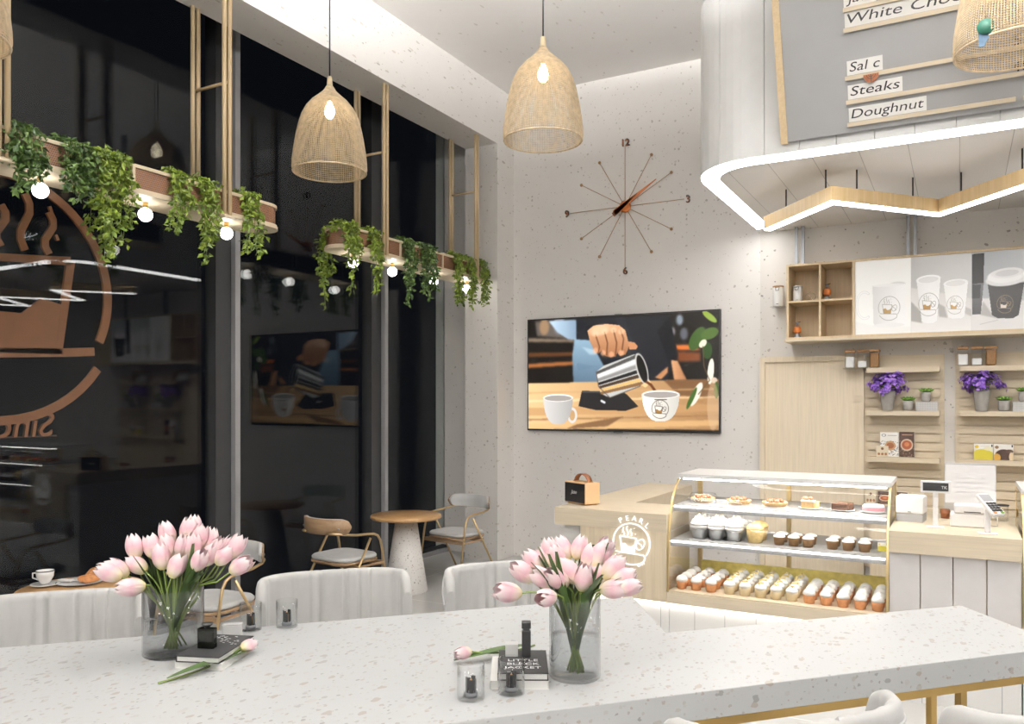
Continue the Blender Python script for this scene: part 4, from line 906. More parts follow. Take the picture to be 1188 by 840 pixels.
def make_case(label, full=True):
    t = thing('display_case', label, 'display case', (KX, CF, 0)); D = .78
    mb().box(0, KL, 0, D, .425, .50).build('base_band', M['ash_x'], t); mb().box(0, KL, .06, D, 0, .4245).build('white_plinth', M['white_base'], t)
    mb().box(.012, KL-.012, .006, D-.005, .5005, .511).build('bottom_deck', M['ash_x'], t)
    mb().box(.0, KL, .25, D, 1.264, 1.292).build('top_slab', M['slab'], t)
    m = mb(); y = [p[0] for p in sp_]
    m.add([(x, a+o, b) for o in (0, .004) for x in (.004, KL-.004) for a, b in sp_], [(i, i+1, len(sp_)+i+1, len(sp_)+i) for i in range(len(sp_)-1)]+[(2*len(sp_)+i, 3*len(sp_)+i, 3*len(sp_)+i+1, 2*len(sp_)+i+1) for i in range(len(sp_)-1)], True)
    m.build('front_glass', M['case_glass'], t)
    for x in (.001, KL-.009):
        m = mb(); pts = [(a+.006, b) for a, b in sp_]+[(D-.01, 1.262), (D-.01, .512)]; n = len(pts)
        m.add([(x, a, b) for a, b in pts]+[(x+.004, a, b) for a, b in pts], [tuple(range(n)), tuple(reversed(range(n, 2*n)))]); m.build('side_glass', M['case_glass'], t)
        m = mb(); xx = x-.002
        q = [(a-.004, b) for a, b in sp_]; q2 = [(a+.014, b) for a, b in sp_]; n = len(q)
        m.add([(xx+dx, a, b) for dx in (0, .013) for a, b in q+q2], [(i, n+i, n+i+1, i+1) for i in range(n-1)]+[(2*n+i, 2*n+i+1, 3*n+i+1, 3*n+i) for i in range(n-1)]+[(i, i+1, 2*n+i+1, 2*n+i) for i in range(n-1)]+[(n+i, 3*n+i, 3*n+i+1, n+i+1) for i in range(n-1)])
        m.build('edge_trim', M['gold_edge'], t)
    for x in (.0, .655, KL-.03): mb().box(x, x+.03, D-.03, D, .512, 1.263).build('rear_post', M['gold_edge'], t)
    for z in (.842, 1.075):
        y0 = front_y(z)+.02; s = mb().box(.014, KL-.014, y0+.012, D-.05, z, z+.014).build('glass_shelf', M['shelf_st'], t)
        mb().box(.02, KL-.02, y0+.03, y0+.05, z-.008, z-.0005).build('led_bar', M['led_fill'], s); mb().box(.014, KL-.014, y0, y0+.0115, z-.028, z+.012).build('shelf_rail', M['shelf_st'], s)  # the bar under the shelf is added to brighten the goods
        mb().box(.02, KL-.02, y0-.006, y0-.0003, z+.000, z+.0095).build('led_bar', M['led_case'], s)
    mb().box(.03, KL-.03, .28, .32, 1.252, 1.2635).build('led_bar', M['led_fill'], t)  # bar added under the slab to brighten the top shelf
    mb().box(.031, KL-.031, D-.042, D-.031, .512, .60).build('rear_riser', M['yellow_b'], t)
    return t
case = make_case('long curved glass display case full of muffins, cupcakes and tarts on the counter')
tag(mb().box(-2.38, .34, CF+.03, CF+.045, .417, .4245).build('plinth_led', M['led_glow']), 'white led strip glowing below the counter front above the white plinth', 'led strip')
c2 = place(case, (.318, CF, 0), label='second curved glass display case cut off by the right edge of the photo')
# baked goods
def muffin_pair(name, cat, label, wr, ic, r, h, top, crumb=None, group=None):
    t = thing(name, label, cat, (0,0,0), 0, group); m = mb(); n = 28; vs = []; 
    pr = [(r*.78, 0), (r*.95, h*.8), (r*.98, h)]
    m.lathe(pr, n); 
    for i, v in enumerate(m.v):
        k = 1+.03*(1 if i % 2 else -1); m.v[i] = (v[0]*k, v[1]*k, v[2])
    m.build('paper_cup', M[wr], t)
    rng = random.Random(9); m = mb().lathe([(r*.96, h*.995), (r*1.06, h+top*.12), (r*1.0, h+top*.42), (r*.74, h+top*.76), (r*.38, h+top*.96), (0, h+top*1.0)], 20); m.build('icing', M[ic], t)
    if crumb:
        m = mb()
        for k in range(9):
            a = rng.uniform(0, 6.28); q = rng.uniform(0, r*.6); m.box(q*math.cos(a)-.006, q*math.cos(a)+.006, q*math.sin(a)-.005, q*math.sin(a)+.005, h+top*.7, h+top+.008)
        m.build('crumb', M[crumb], t)
    return t
ORD = ['first', 'second', 'third', 'fourth', 'fifth', 'sixth', 'seventh', 'eighth', 'ninth', 'tenth', 'eleventh', 'twelfth']
def lay(proto, spots, label, group, z):
    cols = sorted({round(p[0], 3) for p in spots}); 
    for i, (x, y) in enumerate(spots):
        ci = cols.index(round(x, 3)); ys = sorted(p[1] for p in spots if abs(p[0]-x) < .002); ri = ys.index(y)
        row = 'front' if ri == 0 else ('back' if ri == len(ys)-1 else ORD[ri]+' row')
        col = 'only column' if len(cols) == 1 else ('left column' if ci == 0 else ('right column' if ci == len(cols)-1 else ORD[ci]+' column'))
        lb = label % (row+', '+col)
        if i == 0: proto.location = (x, y, z); proto['label'] = lb; proto['group'] = group
        else: place(proto, (x, y, z), rz=R_.uniform(0, 6), label=lb, group=group)
xs = [-1.683, -1.582, -1.480, -1.354, -1.251, -1.149, -1.049, -.951, -.844, -.742, -.641, -.540, -.441]
om = muffin_pair('orange_muffin', 'muffin', '', 'orange', 'icing', .038, .054, .040)
lay(om, [(x, 5.46+.112*j) for x in xs[:3] for j in range(4)], 'white-iced orange-cup muffin, left block on the deck, %s', 'orange cup muffins at the left of the bottom deck', .5115)
om2 = copy_tree(om); lay(om2, [(x, 5.46+.112*j) for x in xs[8:] for j in range(4)], 'white-iced orange-cup muffin, right block on the deck, %s', 'orange cup muffins at the right of the bottom deck', .5115)
cmf = muffin_pair('cream_muffin', 'muffin', '', 'cream_w', 'icing', .038, .056, .036, 'yicing')
lay(cmf, [(x, 5.46+.102*j) for x in xs[3:8] for j in range(5)], 'cream-cup muffin with yellow crumbs, middle block, %s', 'cream cup muffins in the middle of the bottom deck', .5115)
bm = muffin_pair('brown_cupcake', 'cupcake', '', 'bun', 'icing', .037, .052, .020)
lay(bm, [(x, 5.54+.12*j) for x in (-1.045, -.954, -.863) for j in range(2)], 'white-topped brown cupcake, left half dozen on middle shelf, %s', 'brown cupcakes, left half dozen', .8565)
bm2 = copy_tree(bm); lay(bm2, [(x, 5.54+.12*j) for x in (-.715, -.620, -.525) for j in range(2)], 'white-topped brown cupcake, right half dozen on middle shelf, %s', 'brown cupcakes, right half dozen', .8565)
bc = muffin_pair('silver_cupcake', 'cupcake', '', 'silver', 'icing', .056, .070, .068); mb().sphere((0, 0, .160), .010, 10, 6).build('cherry', M['yicing'], bc)
for ch in bc.children:
    if ch.name.startswith('icing'):
        m = mb(); P = [(.054, .069)]
        for k in range(4): r_ = (.064, .062, .052, .034)[k]; P += [(r_, .076+.019*k), (r_*.97, .088+.019*k), (r_*.86, .093+.019*k)]
        m.lathe(P+[(.015, .154), (0, .158)], 22); ch.data = m.mesh('icing', M['icing'])
lay(bc, [(x, 5.55+.14*j) for x in (-1.585, -1.465, -1.345) for j in range(2)], 'large white-topped silver cupcake on the middle shelf, %s', 'large silver cupcakes on the middle shelf', .8565)
gc = muffin_pair('golden_sponge_cake', 'cake', '', 'gold_cake', 'gold_cake', .056, .085, .045)
lay(gc, [(-1.205, 5.55), (-1.205, 5.69)], 'tall golden sponge cake right of the silver cupcakes, %s', 'golden sponge cakes', .8565)
def tart(label, loc, cloche=False):
    t = thing('fruit_tart', label, 'tart', loc); n = 36; m = mb().lathe([(.068, .004), (.085, .032), (.080, .034), (.072, .022), (0, .022)], n)
    for i, v in enumerate(m.v): k = 1+.025*(1 if i % 2 else -1)*(v[2] > .003); m.v[i] = (v[0]*k, v[1]*k, v[2])
    m.build('crust', M['tart'], t); m = mb().lathe([(0, .0222), (.07, .0222), (.07, .028), (0, .030)], 24); m.build('cream_filling', M['icing'], t)
    rng = random.Random(4)
    for k in range(7):
        a = 2*PI*k/6; q = .042 if k < 6 else 0; mb().sphere((q*math.cos(a), q*math.sin(a), .038), .017, 10, 7, 1, 1, .9).build('berry', M['fruit'] if k % 3 else M['rust'], t)
    mb().lathe([(0, 0), (.09, 0), (.092, .003), (0, .0035)], 28).build('paper_base', M['white'], t)
    if cloche:
        mb().lathe([(.0935, .003), (.094, .05), (.085, .064), (0, .068)], 32, close=False).build('clear_lid', M['clear'], t)
SZ = 1.0895
tart('round fruit tart under a clear lid at the left end of the top shelf', (-1.60, 5.70, SZ), True); tart('open fruit tart, middle of the three on the top shelf', (-1.345, 5.69, SZ)); tart('open fruit tart, rightmost of the three on the top shelf', (-1.10, 5.68, SZ))
def plate_c(m, r, z=0): return m.lathe([(0, z), (r*.7, z), (r, z+.008), (r*.98, z+.010), (r*.65, z+.004), (0, z+.004)], 30)
t = thing('layer_cake', 'small layered cake with fruit on top on the top shelf', 'cake', (-.872, 5.68, SZ)); plate_c(mb(), .075).build('dish', M['porc'], t)
mb().box(-.05, .03, -.045, .02, .0045, .05).build('cake_layers', M['tart'], t); mb().box(-.01, .05, .021, .06, .0045, .045).build('cake_layers', M['yicing'], t); mb().box(-.052, .032, -.047, .021, .0505, .056).build('cream_top', M['icing'], t)
for x, y in ((-.02, -.01), (.005, .0), (-.035, .005)): mb().sphere((x, y, .068), .014, 10, 7).build('berry', M['fruit'], t)
t = thing('chocolate_cake', 'two dark chocolate loaf cakes on a dish on the top shelf', 'cake', (-.672, 5.68, SZ)); plate_c(mb(), .078).build('dish', M['porc'], t)
for dx, dy in ((-.012, -.02), (.015, .035)): bev(mb().box(-.05+dx, .05+dx, -.024+dy, .024+dy, .0045, .052).build('loaf', M['choc'], t), .006)
t = thing('pink_cake', 'round white cake with a pink band on the top shelf', 'cake', (-.484, 5.68, SZ)); plate_c(mb(), .078).build('dish', M['porc'], t); mb().lathe([(.062, .0045), (.066, .012), (.066, .042), (.056, .052), (0, .054)], 28).build('sponge', M['icing'], t)
mb().lathe([(.0665, .015), (.0672, .02), (.0672, .034), (.0665, .038)], 28, close=False).build('pink_band', M['pink'], t)
pack('price_card', 'small yellow price card at the right end of the middle shelf', 'card', (-.425, 5.60, .8575), .055, .055, pye, .003)

# ============================================================ REGISTER THINGS
t = thing('receipt_printer', 'white receipt printer with a dark lower half on the register counter', 'printer', (-.275, 5.86, CT+.0005), math.radians(-6))
bev(mb().box(-.082, .082, -.07, .09, .05, .165).build('housing', M['white_pl'], t), .012, 3); mb().box(-.078, .078, -.066, .088, 0, .0495).build('lower_body', M['mull'], t)
mb().box(-.05, .05, -.04, .04, .1655, .168).build('paper_slot', M['paper'], t); mb().box(-.01, .01, -.0712, -.0705, .062, .066).build('badge', M['ink'], t)
t = thing('customer_display', 'white pole display with a small black screen on the register counter', 'display', (-.128, 5.60, CT+.0005), math.radians(4))
mb().rbox(-.05, .05, -.035, .035, 0, .008, .01).build('base', M['white_pl'], t); mb().rbox(-.014, .014, -.01, .01, .0085, .215, .004).build('pole', M['white_pl'], t)
bev(mb().box(-.082, .082, -.012, .014, .214, .288).build('head', M['white_pl'], t), .005); mb().box(-.07, .07, -.0132, -.0125, .226, .276).build('screen', M['black'], t)
put_text('lettering', 'TK', .026, M['whiteink'], t, (.03, -.0136, .24), (PI/2, 0, 0), depth=.0003)
t = thing('register_monitor', 'back of a large white register monitor on the register counter', 'monitor', (.06, 5.93, CT+.0005))
bev(mb().box(-.142, .142, -.012, .012, .12, .375).build('screen_back', M['white_pl'], t), .006); m = mb()
for k in range(5): m.box(-.085, .085, -.0165, -.0125, .17+.03*k, .192+.03*k)
m.build('vent_ribs', M['white_pl'], t); mb().box(-.14, .14, -.015, .0, .3755, .382).build('top_lip', M['white'], t)
mb().rbox(-.05, .05, -.01, .03, .0, .1195, .01).build('stand', M['white_pl'], t)
t = thing('label_printer', 'low white cash printer in front of the register monitor', 'printer', (.055, 5.76, CT+.0005)); bev(mb().box(-.105, .105, -.06, .07, 0, .085).build('housing', M['white_pl'], t), .01, 3)
bev(mb().box(-.085, .085, -.066, .05, .0855, .14).build('cover', M['white_pl'], t), .012, 3); mb().box(-.03, .06, -.0665, -.0655, .092, .098).build('paper_slot', M['black'], t); mb().tube([(.11, .03, .01), (.15, .01, .01), (.15, .01, .06), (.12, .0, .06)], .0025, 6).build('cable', M['white'], t)
t = thing('card_terminal', 'card payment terminal tilted on a white pole at the counter edge', 'card terminal', (.145, 5.475, CT+.0005), math.radians(10)); mb().rbox(-.05, .05, -.035, .035, 0, .008, .01).build('base', M['white_pl'], t)
mb().rbox(-.015, .015, -.012, .012, .0085, .135, .004).build('pole', M['white_pl'], t)
h = mb().rbox(-.042, .042, -.085, .085, -.012, .012, .012).build('terminal_body', M['white_pl'], t, (.015, .01, .168), (math.radians(38), 0, math.radians(30)))
mb().box(-.034, .034, .02, .075, .0121, .0135).build('screen', M['mull'], h); m = mb()
for i in range(3):
    for j in range(4): m.box(-.032+.023*i, -.014+.023*i, -.062+.019*j, -.048+.019*j, .0121, .016)
m.build('keypad', M['ink'], h); mb().box(.014, .032, -.079, -.066, .0121, .016).build('green_key', M['succ'], h); mb().box(-.032, -.014, -.079, -.066, .0121, .016).build('orange_key', M['amber'], h)
# low sideboard behind the register, against the wall
t = thing('back_worktop', 'low pale wooden back counter standing under the display panels', 'counter', (-.70, 7.62, 0)); mb().box(0, 2.2, 0, .44, .78, .82).build('worktop', M['ash_x'], t); mb().box(.02, 2.18, .03, .44, 0, .7795).build('carcass', M['ash'], t)
t = thing('glass_mug', 'clear glass mug with a dark lid on the back counter beside the monitor', 'mug', (.305, 7.8, .8205)); mb().lathe([(0, .001), (.045, .001), (.05, .01), (.05, .125), (.046, .125), (.045, .012), (0, .008)], 24, close=False).build('body', M['clear'], t); mb().lathe([(0, .1255), (.056, .1255), (.056, .135), (0, .137)], 22).build('lid', M['dark'], t)
mb().tube([(-.05, 0, .03), (-.085, 0, .05), (-.085, 0, .10), (-.05, 0, .115)], .007, 8).build('handle', M['brass'], t)
for i, (x, lab) in enumerate(((-.235, 'small brown cup on the back counter right of the pole display'), (-.13, 'small brown cup on the back counter beside the monitor edge'))):
    t = thing('brown_cup', lab, 'cup', (x+.13, 7.75, .8205)); mb().lathe([(0, .0), (.03, .0), (.038, .075), (.035, .075), (.028, .006), (0, .006)], 20, close=False).build('body', M['rust'], t); mb().tube([(.036, 0, .06), (.058, 0, .05), (.055, 0, .025), (.032, 0, .018)], .004, 6).build('handle', M['rust'], t)

# ============================================================ COMMUNAL TABLE
TZ = .90
tb = thing('communal_table', 'long pale terrazzo communal table with a stepped end and brass rail under its edge', 'table', (-1.6, 1.9, 0))
d = Vector((.685, .729)); nn = Vector((.729, -.685)); O = Vector((-1.6, 1.9))
outl = [Vector(p) for p in ((-3.90, .80), (-3.04, -.01), (.348, 3.597), (.006, 4.093), (-1.001, 3.046), (-1.327, 3.541))]
mb().prism([tuple(p-O) for p in outl], TZ-.089, TZ, ch=.002).build('table_top', M['top'], tb)
def inset(P, dd):
    out = []
    for i in range(len(P)):
        a, b, c = P[i-1], P[i], P[(i+1) % len(P)]; e1 = (b-a).normalized(); e2 = (c-b).normalized(); n1 = Vector((-e1.y, e1.x)); n2 = Vector((-e2.y, e2.x)); t = (n1+n2); t = t/max(.3, t.dot(n1)); out.append(b+t*dd)
    return out
q = inset(outl, .006); q2 = inset(outl, .05); m = mb(); n = len(q)
m.add([(p.x-O.x, p.y-O.y, z) for z in (TZ-.119, TZ-.0895) for p in q+q2], [f for i in range(n) for j in ((i+1) % n,) for f in ((i, j, 2*n+j, 2*n+i), (n+j, n+i, 3*n+i, 3*n+j), (j, i, n+i, n+j), (2*n+i, 2*n+j, 3*n+j, 3*n+i))])
m.build('brass_rail', M['brass'], tb)
for p in ((.005, 3.375), (-.10, 3.72), (-1.36, 3.30), (-2.75, .40), (-3.55, .90), (-1.3, 2.0)):
    v = Vector(p)-O; m = mb(); m.M = Matrix.Translation((v.x, v.y, 0)) @ Matrix.Rotation(math.radians(46.8), 4, 'Z'); m.box(-.014, .014, -.014, .014, 0, TZ-.1195).box(-.05, .05, -.05, .05, 0, .006); m.build('leg', M['brass'], tb)

# velvet tub chairs
def tub_chair(label):
    t = thing('velvet_tub_chair', label, 'chair', (0,0,0)); NS, HW, B = 170, .315, .165; m = mb(); rows = []
    def pl(u, off):   # u 0..1 along the U, off>0 outward
        a = PI*u; ex = .62; c, s_ = math.cos(a), math.sin(a); x = -HW*math.copysign(abs(c)**ex, c); y = -B*abs(s_)**.75+.06
        return x, y
    P = [pl(i/NS, 0) for i in range(NS+1)]; P = [(P[0][0], P[0][1]+.025)]+P+[(P[-1][0], P[-1][1]+.025)]; n = len(P)
    Ln = [0]
    for a, b in zip(P[:-1], P[1:]): Ln.append(Ln[-1]+math.hypot(b[0]-a[0], b[1]-a[1]))
    Lt = Ln[-1]
    for i, (x, y) in enumerate(P):
        a = P[max(0, i-1)]; b = P[min(n-1, i+1)]; tx, ty = b[0]-a[0], b[1]-a[1]; L = math.hypot(tx, ty); nx, ny = ty/L, -tx/L   # outward
        s_ = Ln[i]; e = min(s_, Lt-s_); R0 = .085; drop = R0-math.sqrt(max(0, R0*R0-(R0-min(e, R0))**2)); zt = 1.03-drop; zb = .56; th = .022
        cr = sum(math.exp(-((s_/Lt-c)/.006)**2)*w_ for c, w_ in ((.30, .4), (.36, .6), (.43, .9), (.47, .5), (.56, 1), (.62, .5)))*.016
        wob = .0022*math.sin(s_*95)
        row = [(-1.0, zb), (-1.0, zb+.2), (-1.0, zt-.03), (-.8, zt-.010), (-.35, zt), (.35, zt), (.8, zt-.010), (1.0, zt-.03), (1.0, zb+.2), (1.0, zb)]
        rows.append([(x+nx*(o*th+(cr+wob if o < 0 else 0)), y+ny*(o*th+(cr+wob if o < 0 else 0)), z-(cr*.15 if abs(o) < .9 else 0)) for o, z in row]+[(x-nx*th, y-ny*th, zb)])
    m.grid(rows); b0 = 0; K = len(rows[0])-1
    m.add(rows[0][:-1], [tuple(range(K))]); m.add(rows[-1][:-1], [tuple(reversed(range(K)))])
    m.build('backrest', M['fabric'], t)
    pts = []
    for i, (x, y) in enumerate(P[2:-2]):
        j = i+2; a = P[j-1]; b = P[j+1]; tx, ty = b[0]-a[0], b[1]-a[1]; L = math.hypot(tx, ty); nx, ny = ty/L, -tx/L; e = min(Ln[j], Lt-Ln[j]); dr = max(0, .11-e)*1.4
        pts.append((x+nx*.0245, y+ny*.0245, .985-dr))
    mb().tube(pts, .0045, 6).build('piping', M['fabric2'], t)
    s = [(x*.90, y*.86) for x, y in P[2:-2]]+[(.27, .30), (.22, .36), (-.22, .36), (-.27, .30)]
    mb().prism(list(reversed(s)) if sum(s[i-1][0]*s[i][1]-s[i][0]*s[i-1][1] for i in range(len(s))) < 0 else s, .575, .665, ch=.015, smooth=True).build('seat', M['fabric'], t)
    for sx in (-1, 1):
        for fy in (-.06, .28): mb().tube([(sx*.20, fy+.02, .574), (sx*.235, fy+(.04 if fy > 0 else -.04), 0)], [.016, .010], 10).build('leg', M['brass_soft'], t)
    mb().tube([(-.222, -.078, .25), (.222, -.078, .25), (.222, .31, .25), (-.222, .31, .25)], .008, 8, True).build('footrest_ring', M['brass_soft'], t)
    return t
tc = tub_chair('grey velvet tub chair at the far table side, between the two vases'); R1 = math.radians(-133.2)
tc.location = (-2.414-.0365, 2.74+.034, 0); tc.rotation_euler.z = R1
place(tc, (-3.137, 1.922, 0), R1, 'pale grey velvet tub chair at the far side of the table, leftmost in the photo')
place(tc, (-1.855, 3.34, 0), R1, 'grey velvet tub chair at the far table side, partly behind the right tulips')
R2 = math.radians(46.8)
place(tc, (-.383+.01, 2.16-.035, .004), R2, 'pale grey velvet tub chair on the near side, left one at the bottom edge')
place(tc, (.245, 2.575, -.010), R2-.08, 'pale grey velvet tub chair on the near side at the bottom right corner')

# ============================================================ CAFE TABLES AND CHAIRS
def cafe_table(label, loc):
    t = thing('round_cafe_table', label, 'table', loc); mb().lathe([(.20, 0), (.205, .012), (.10, .695)], 48).build('cone_base', M['cone'], t)
    mb().lathe([(0, .696), (.325, .696), (.337, .704), (.337, .722), (.331, .730), (0, .730)], 64).build('table_top', M['cafe_top'], t); return t
ta = cafe_table('round wooden table on a terrazzo cone by the column', (-4.62, 6.24, 0)); place(ta, (-4.45, 2.87, 0), label='round wooden table by the left window holding a cup and croissants')
def cafe_chair(label):
    t = thing('cafe_armchair', label, 'chair', (0,0,0)); fr = M['brass_soft']
    for sx in (-1, 1):
        mb().tube([(sx*.275, -.31, 0), (sx*.265, .08, .635)], .0105, 8).build('leg', fr, t)
        bend = [(sx*.275, .30, 0), (sx*.270, .215, .52), (sx*.268, .195, .60), (sx*.266, .165, .645), (sx*.265, .12, .665), (sx*.263, .05, .672), (sx*.262, -.08, .68), (sx*.245, -.19, .695), (sx*.20, -.262, .705), (sx*.13, -.30, .71)]
        mb().tube(bend, .0105, 8).build('armrest_leg', fr, t); mb().tube([(sx*.27, .225, .405), (sx*.268, -.075, .405)], .012, 4).build('side_rail', M['chair_wood'], t)
    mb().box(-.27, .27, .215, .232, .385, .42).box(-.27, .27, -.08, -.063, .385, .42).build('cross_rail', M['chair_wood'], t)
    s = rrect(-.245, .245, -.20, .25, .12, 8); mb().prism(s, .425, .445, ch=.004).build('seat_shell', M['chair_wood'], t); mb().prism([(x*.985, y*.985+.0005) for x, y in s], .4455, .485, ch=.014, smooth=True).build('seat', M['fabric2'], t)
    def shell(r, zt, zb, a0, a1, n=26, th=.012, z0=0):
        m = mb(); rows = []
        for i in range(n+1):
            u = i/n; a = math.radians(a0+(a1-a0)*u); e = min(u, 1-u)*2; rr = 1-(1-min(1, e/.28))**2; rr = math.sqrt(max(0, rr)); zc = (zt+zb)/2+z0; h = (zt-zb)/2*(.12+.88*rr); x, y = math.cos(a), math.sin(a)
            row = []
            for o, k in ((0, -1), (0, 0), (0, 1), (th*.5, 1.04), (th, 1), (th, 0), (th, -1), (th*.5, -1.04), (0, -1)): row.append(((r+o)*x, (r+o)*y*.72-.085, zc+h*k+.02*(o-th/2)))
            rows.append(row)
        m.grid(rows); m.add(rows[0][:-1], [tuple(range(8))]); m.add(rows[-1][:-1], [tuple(reversed(range(8)))]); return m
    shell(.290, .822, .695, 200, 340).build('backrest', M['chair_wood'], t); shell(.262, .824, .700, 202, 338, th=.027).build('back_cushion', M['fabric2'], t)
    for a in (225, 315): m = mb(); m.sphere((.304*math.cos(math.radians(a)), .304*math.sin(math.radians(a))*.72-.085, .745), .010, 10, 6); m.build('bolt', M['steel'], t)
    return t
cc = cafe_chair('gold-framed cafe chair with its wooden back turned to the viewer, before the round table'); cc.location = (-4.70, 5.42, 0); cc.rotation_euler.z = math.radians(-6)
place(cc, (-4.52, 7.0, 0), math.radians(172), 'gold-framed cafe chair beside the column, grey backrest facing the viewer')
place(cc, (-4.42, 3.80, 0), math.radians(184), 'gold-framed cafe chair by the window, mostly behind the left tulips')
# cup, plate, croissants
t = thing('coffee_cup', 'white coffee cup with a dark rim line on the left round table', 'cup', (-4.665, 2.79, .7452)); mb().lathe([(.022, 0), (.026, .004), (.030, .012), (.045, .04), (.049, .075), (.046, .075), (.041, .04), (.02, .010), (0, .010)], 28, close=False).build('body', M['porc'], t)
mb().lathe([(.0492, .071), (.0497, .0745), (.0465, .0765)], 28, close=False).build('rim_line', M['ink'], t); mb().tube([(-.044, -.02, .06), (-.068, -.032, .058), (-.068, -.032, .03), (-.038, -.018, .02)], .0045, 8).build('handle', M['porc'], t)
t = thing('saucer', 'white saucer under the coffee cup on the left round table', 'saucer', (-4.665, 2.79, .7305)); mb().lathe([(0, 0), (.04, 0), (.078, .012), (.077, .014), (.04, .0045), (0, .0142)], 32).build('dish', M['porc'], t)
t = thing('plate', 'white plate with a dark rim holding croissants on the left round table', 'plate', (-4.56, 2.94, .7305)); plate_c(mb(), .13).build('dish', M['porc'], t); mb().tube([(.13*math.cos(2*PI*k/40), .13*math.sin(2*PI*k/40), .010) for k in range(40)], .0015, 5, True).build('rim_line', M['ink'], t)
def croissant(label, loc, rz, s):
    t = thing('croissant', label, 'croissant', loc, rz); P, Rr = [], []
    for k in range(25): u = k/24; a = math.radians(200+140*u); P.append((.075*s*math.cos(a), .05*s*math.sin(a), .026*s)); Rr.append(s*(.006+.024*math.sin(PI*u)**.8)*(1+.10*(abs((u*7) % 1-.5)*2-.5)))
    mb().tube(P, Rr, 14).build('body', M['bread'], t)
croissant('large golden croissant on the white plate', (-4.60, 2.98, .738), 2.4, 1.15); croissant('smaller golden croissant at the right of the white plate', (-4.515, 2.975, .738), .6, .85)
t = thing('butter_knife', 'silver butter knife lying on the white plate', 'knife', (-4.60, 2.895, .7385), .7); mb().box(-.06, .05, -.005, .005, 0, .003).rbox(.05, .10, -.008, .008, 0, .003, .005).build('blade', M['steel'], t)
t = thing('paper_napkin', 'folded white napkin on the plate beside the croissants', 'napkin', (-4.635, 2.895, .7420), .3); m = mb(); 
for k in range(3): m.box(-.05+.004*k, .05-.004*k, -.02, .02, .003*k+.0005, .003*k+.0030)
m.build('cloth', M['paper'], t)

# ============================================================ TULIPS
def head_mesh(op, seed):
    rng = random.Random(seed); m = mb(); H, R = .084, .030
    for k in range(6):
        inner = k >= 3; a0 = math.radians(120*(k % 3)+(60 if inner else 0)+rng.uniform(-6, 6)); Rk = R*(.86 if inner else 1.0); Hk = H*rng.uniform(.94, 1.04)*(1.0 if not inner else .98); o = op*rng.uniform(.7, 1.3); rows = []
        for i in range(12):
            v = i/11; r = Rk*(max(.0, math.sin(PI*(.04+.84*v)))**.62)*(1-.30*v)+Rk*o*.5*v*v+.001
            hw = math.radians(66)*(max(.015, 1-max(0, (v-.42)/.58)**1.9))**.75; row = []
            for j in range(7):
                u = j/3-1; a = a0+u*hw; rr = r*(1+.05*u*u); row.append((rr*math.cos(a), rr*math.sin(a), Hk*v-.004*u*u*v))
            rows.append(row)
        m.grid(rows)
    m.lathe([(.0, -.002), (.006, 0), (.010, .006), (0, .008)], 10); me = m.mesh('tulip_head', M['petal']); return me
heads = [head_mesh(o, i) for i, o in enumerate((.0, .15, .45, .05))]
def leaf_mb(m, P, wd, fold=.3):
    P = [Vector(p) for p in P]; n = len(P); rows = []
    for i, p in enumerate(P):
        t_ = (P[min(n-1, i+1)]-P[max(0, i-1)]).normalized(); s = t_.cross(Vector((0, 0, 1))); s = s.normalized() if s.length > .05 else Vector((1, 0, 0)); u = s.cross(t_); w_ = wd*max(.05, math.sin(PI*min(.98, (i+.4)/n))**.7)
        rows.append([tuple(p-s*w_+u*w_*fold), tuple(p-s*w_*.5+u*w_*fold*.3), tuple(p), tuple(p+s*w_*.5+u*w_*fold*.3), tuple(p+s*w_+u*w_*fold)])
    return m.grid(rows)
def bez(a, b, c, d, n=9):
    a, b, c, d = map(Vector, (a, b, c, d)); return [a*(1-t)**3+b*3*t*(1-t)**2+c*3*t*t*(1-t)+d*t**3 for t in [i/n for i in range(n+1)]]
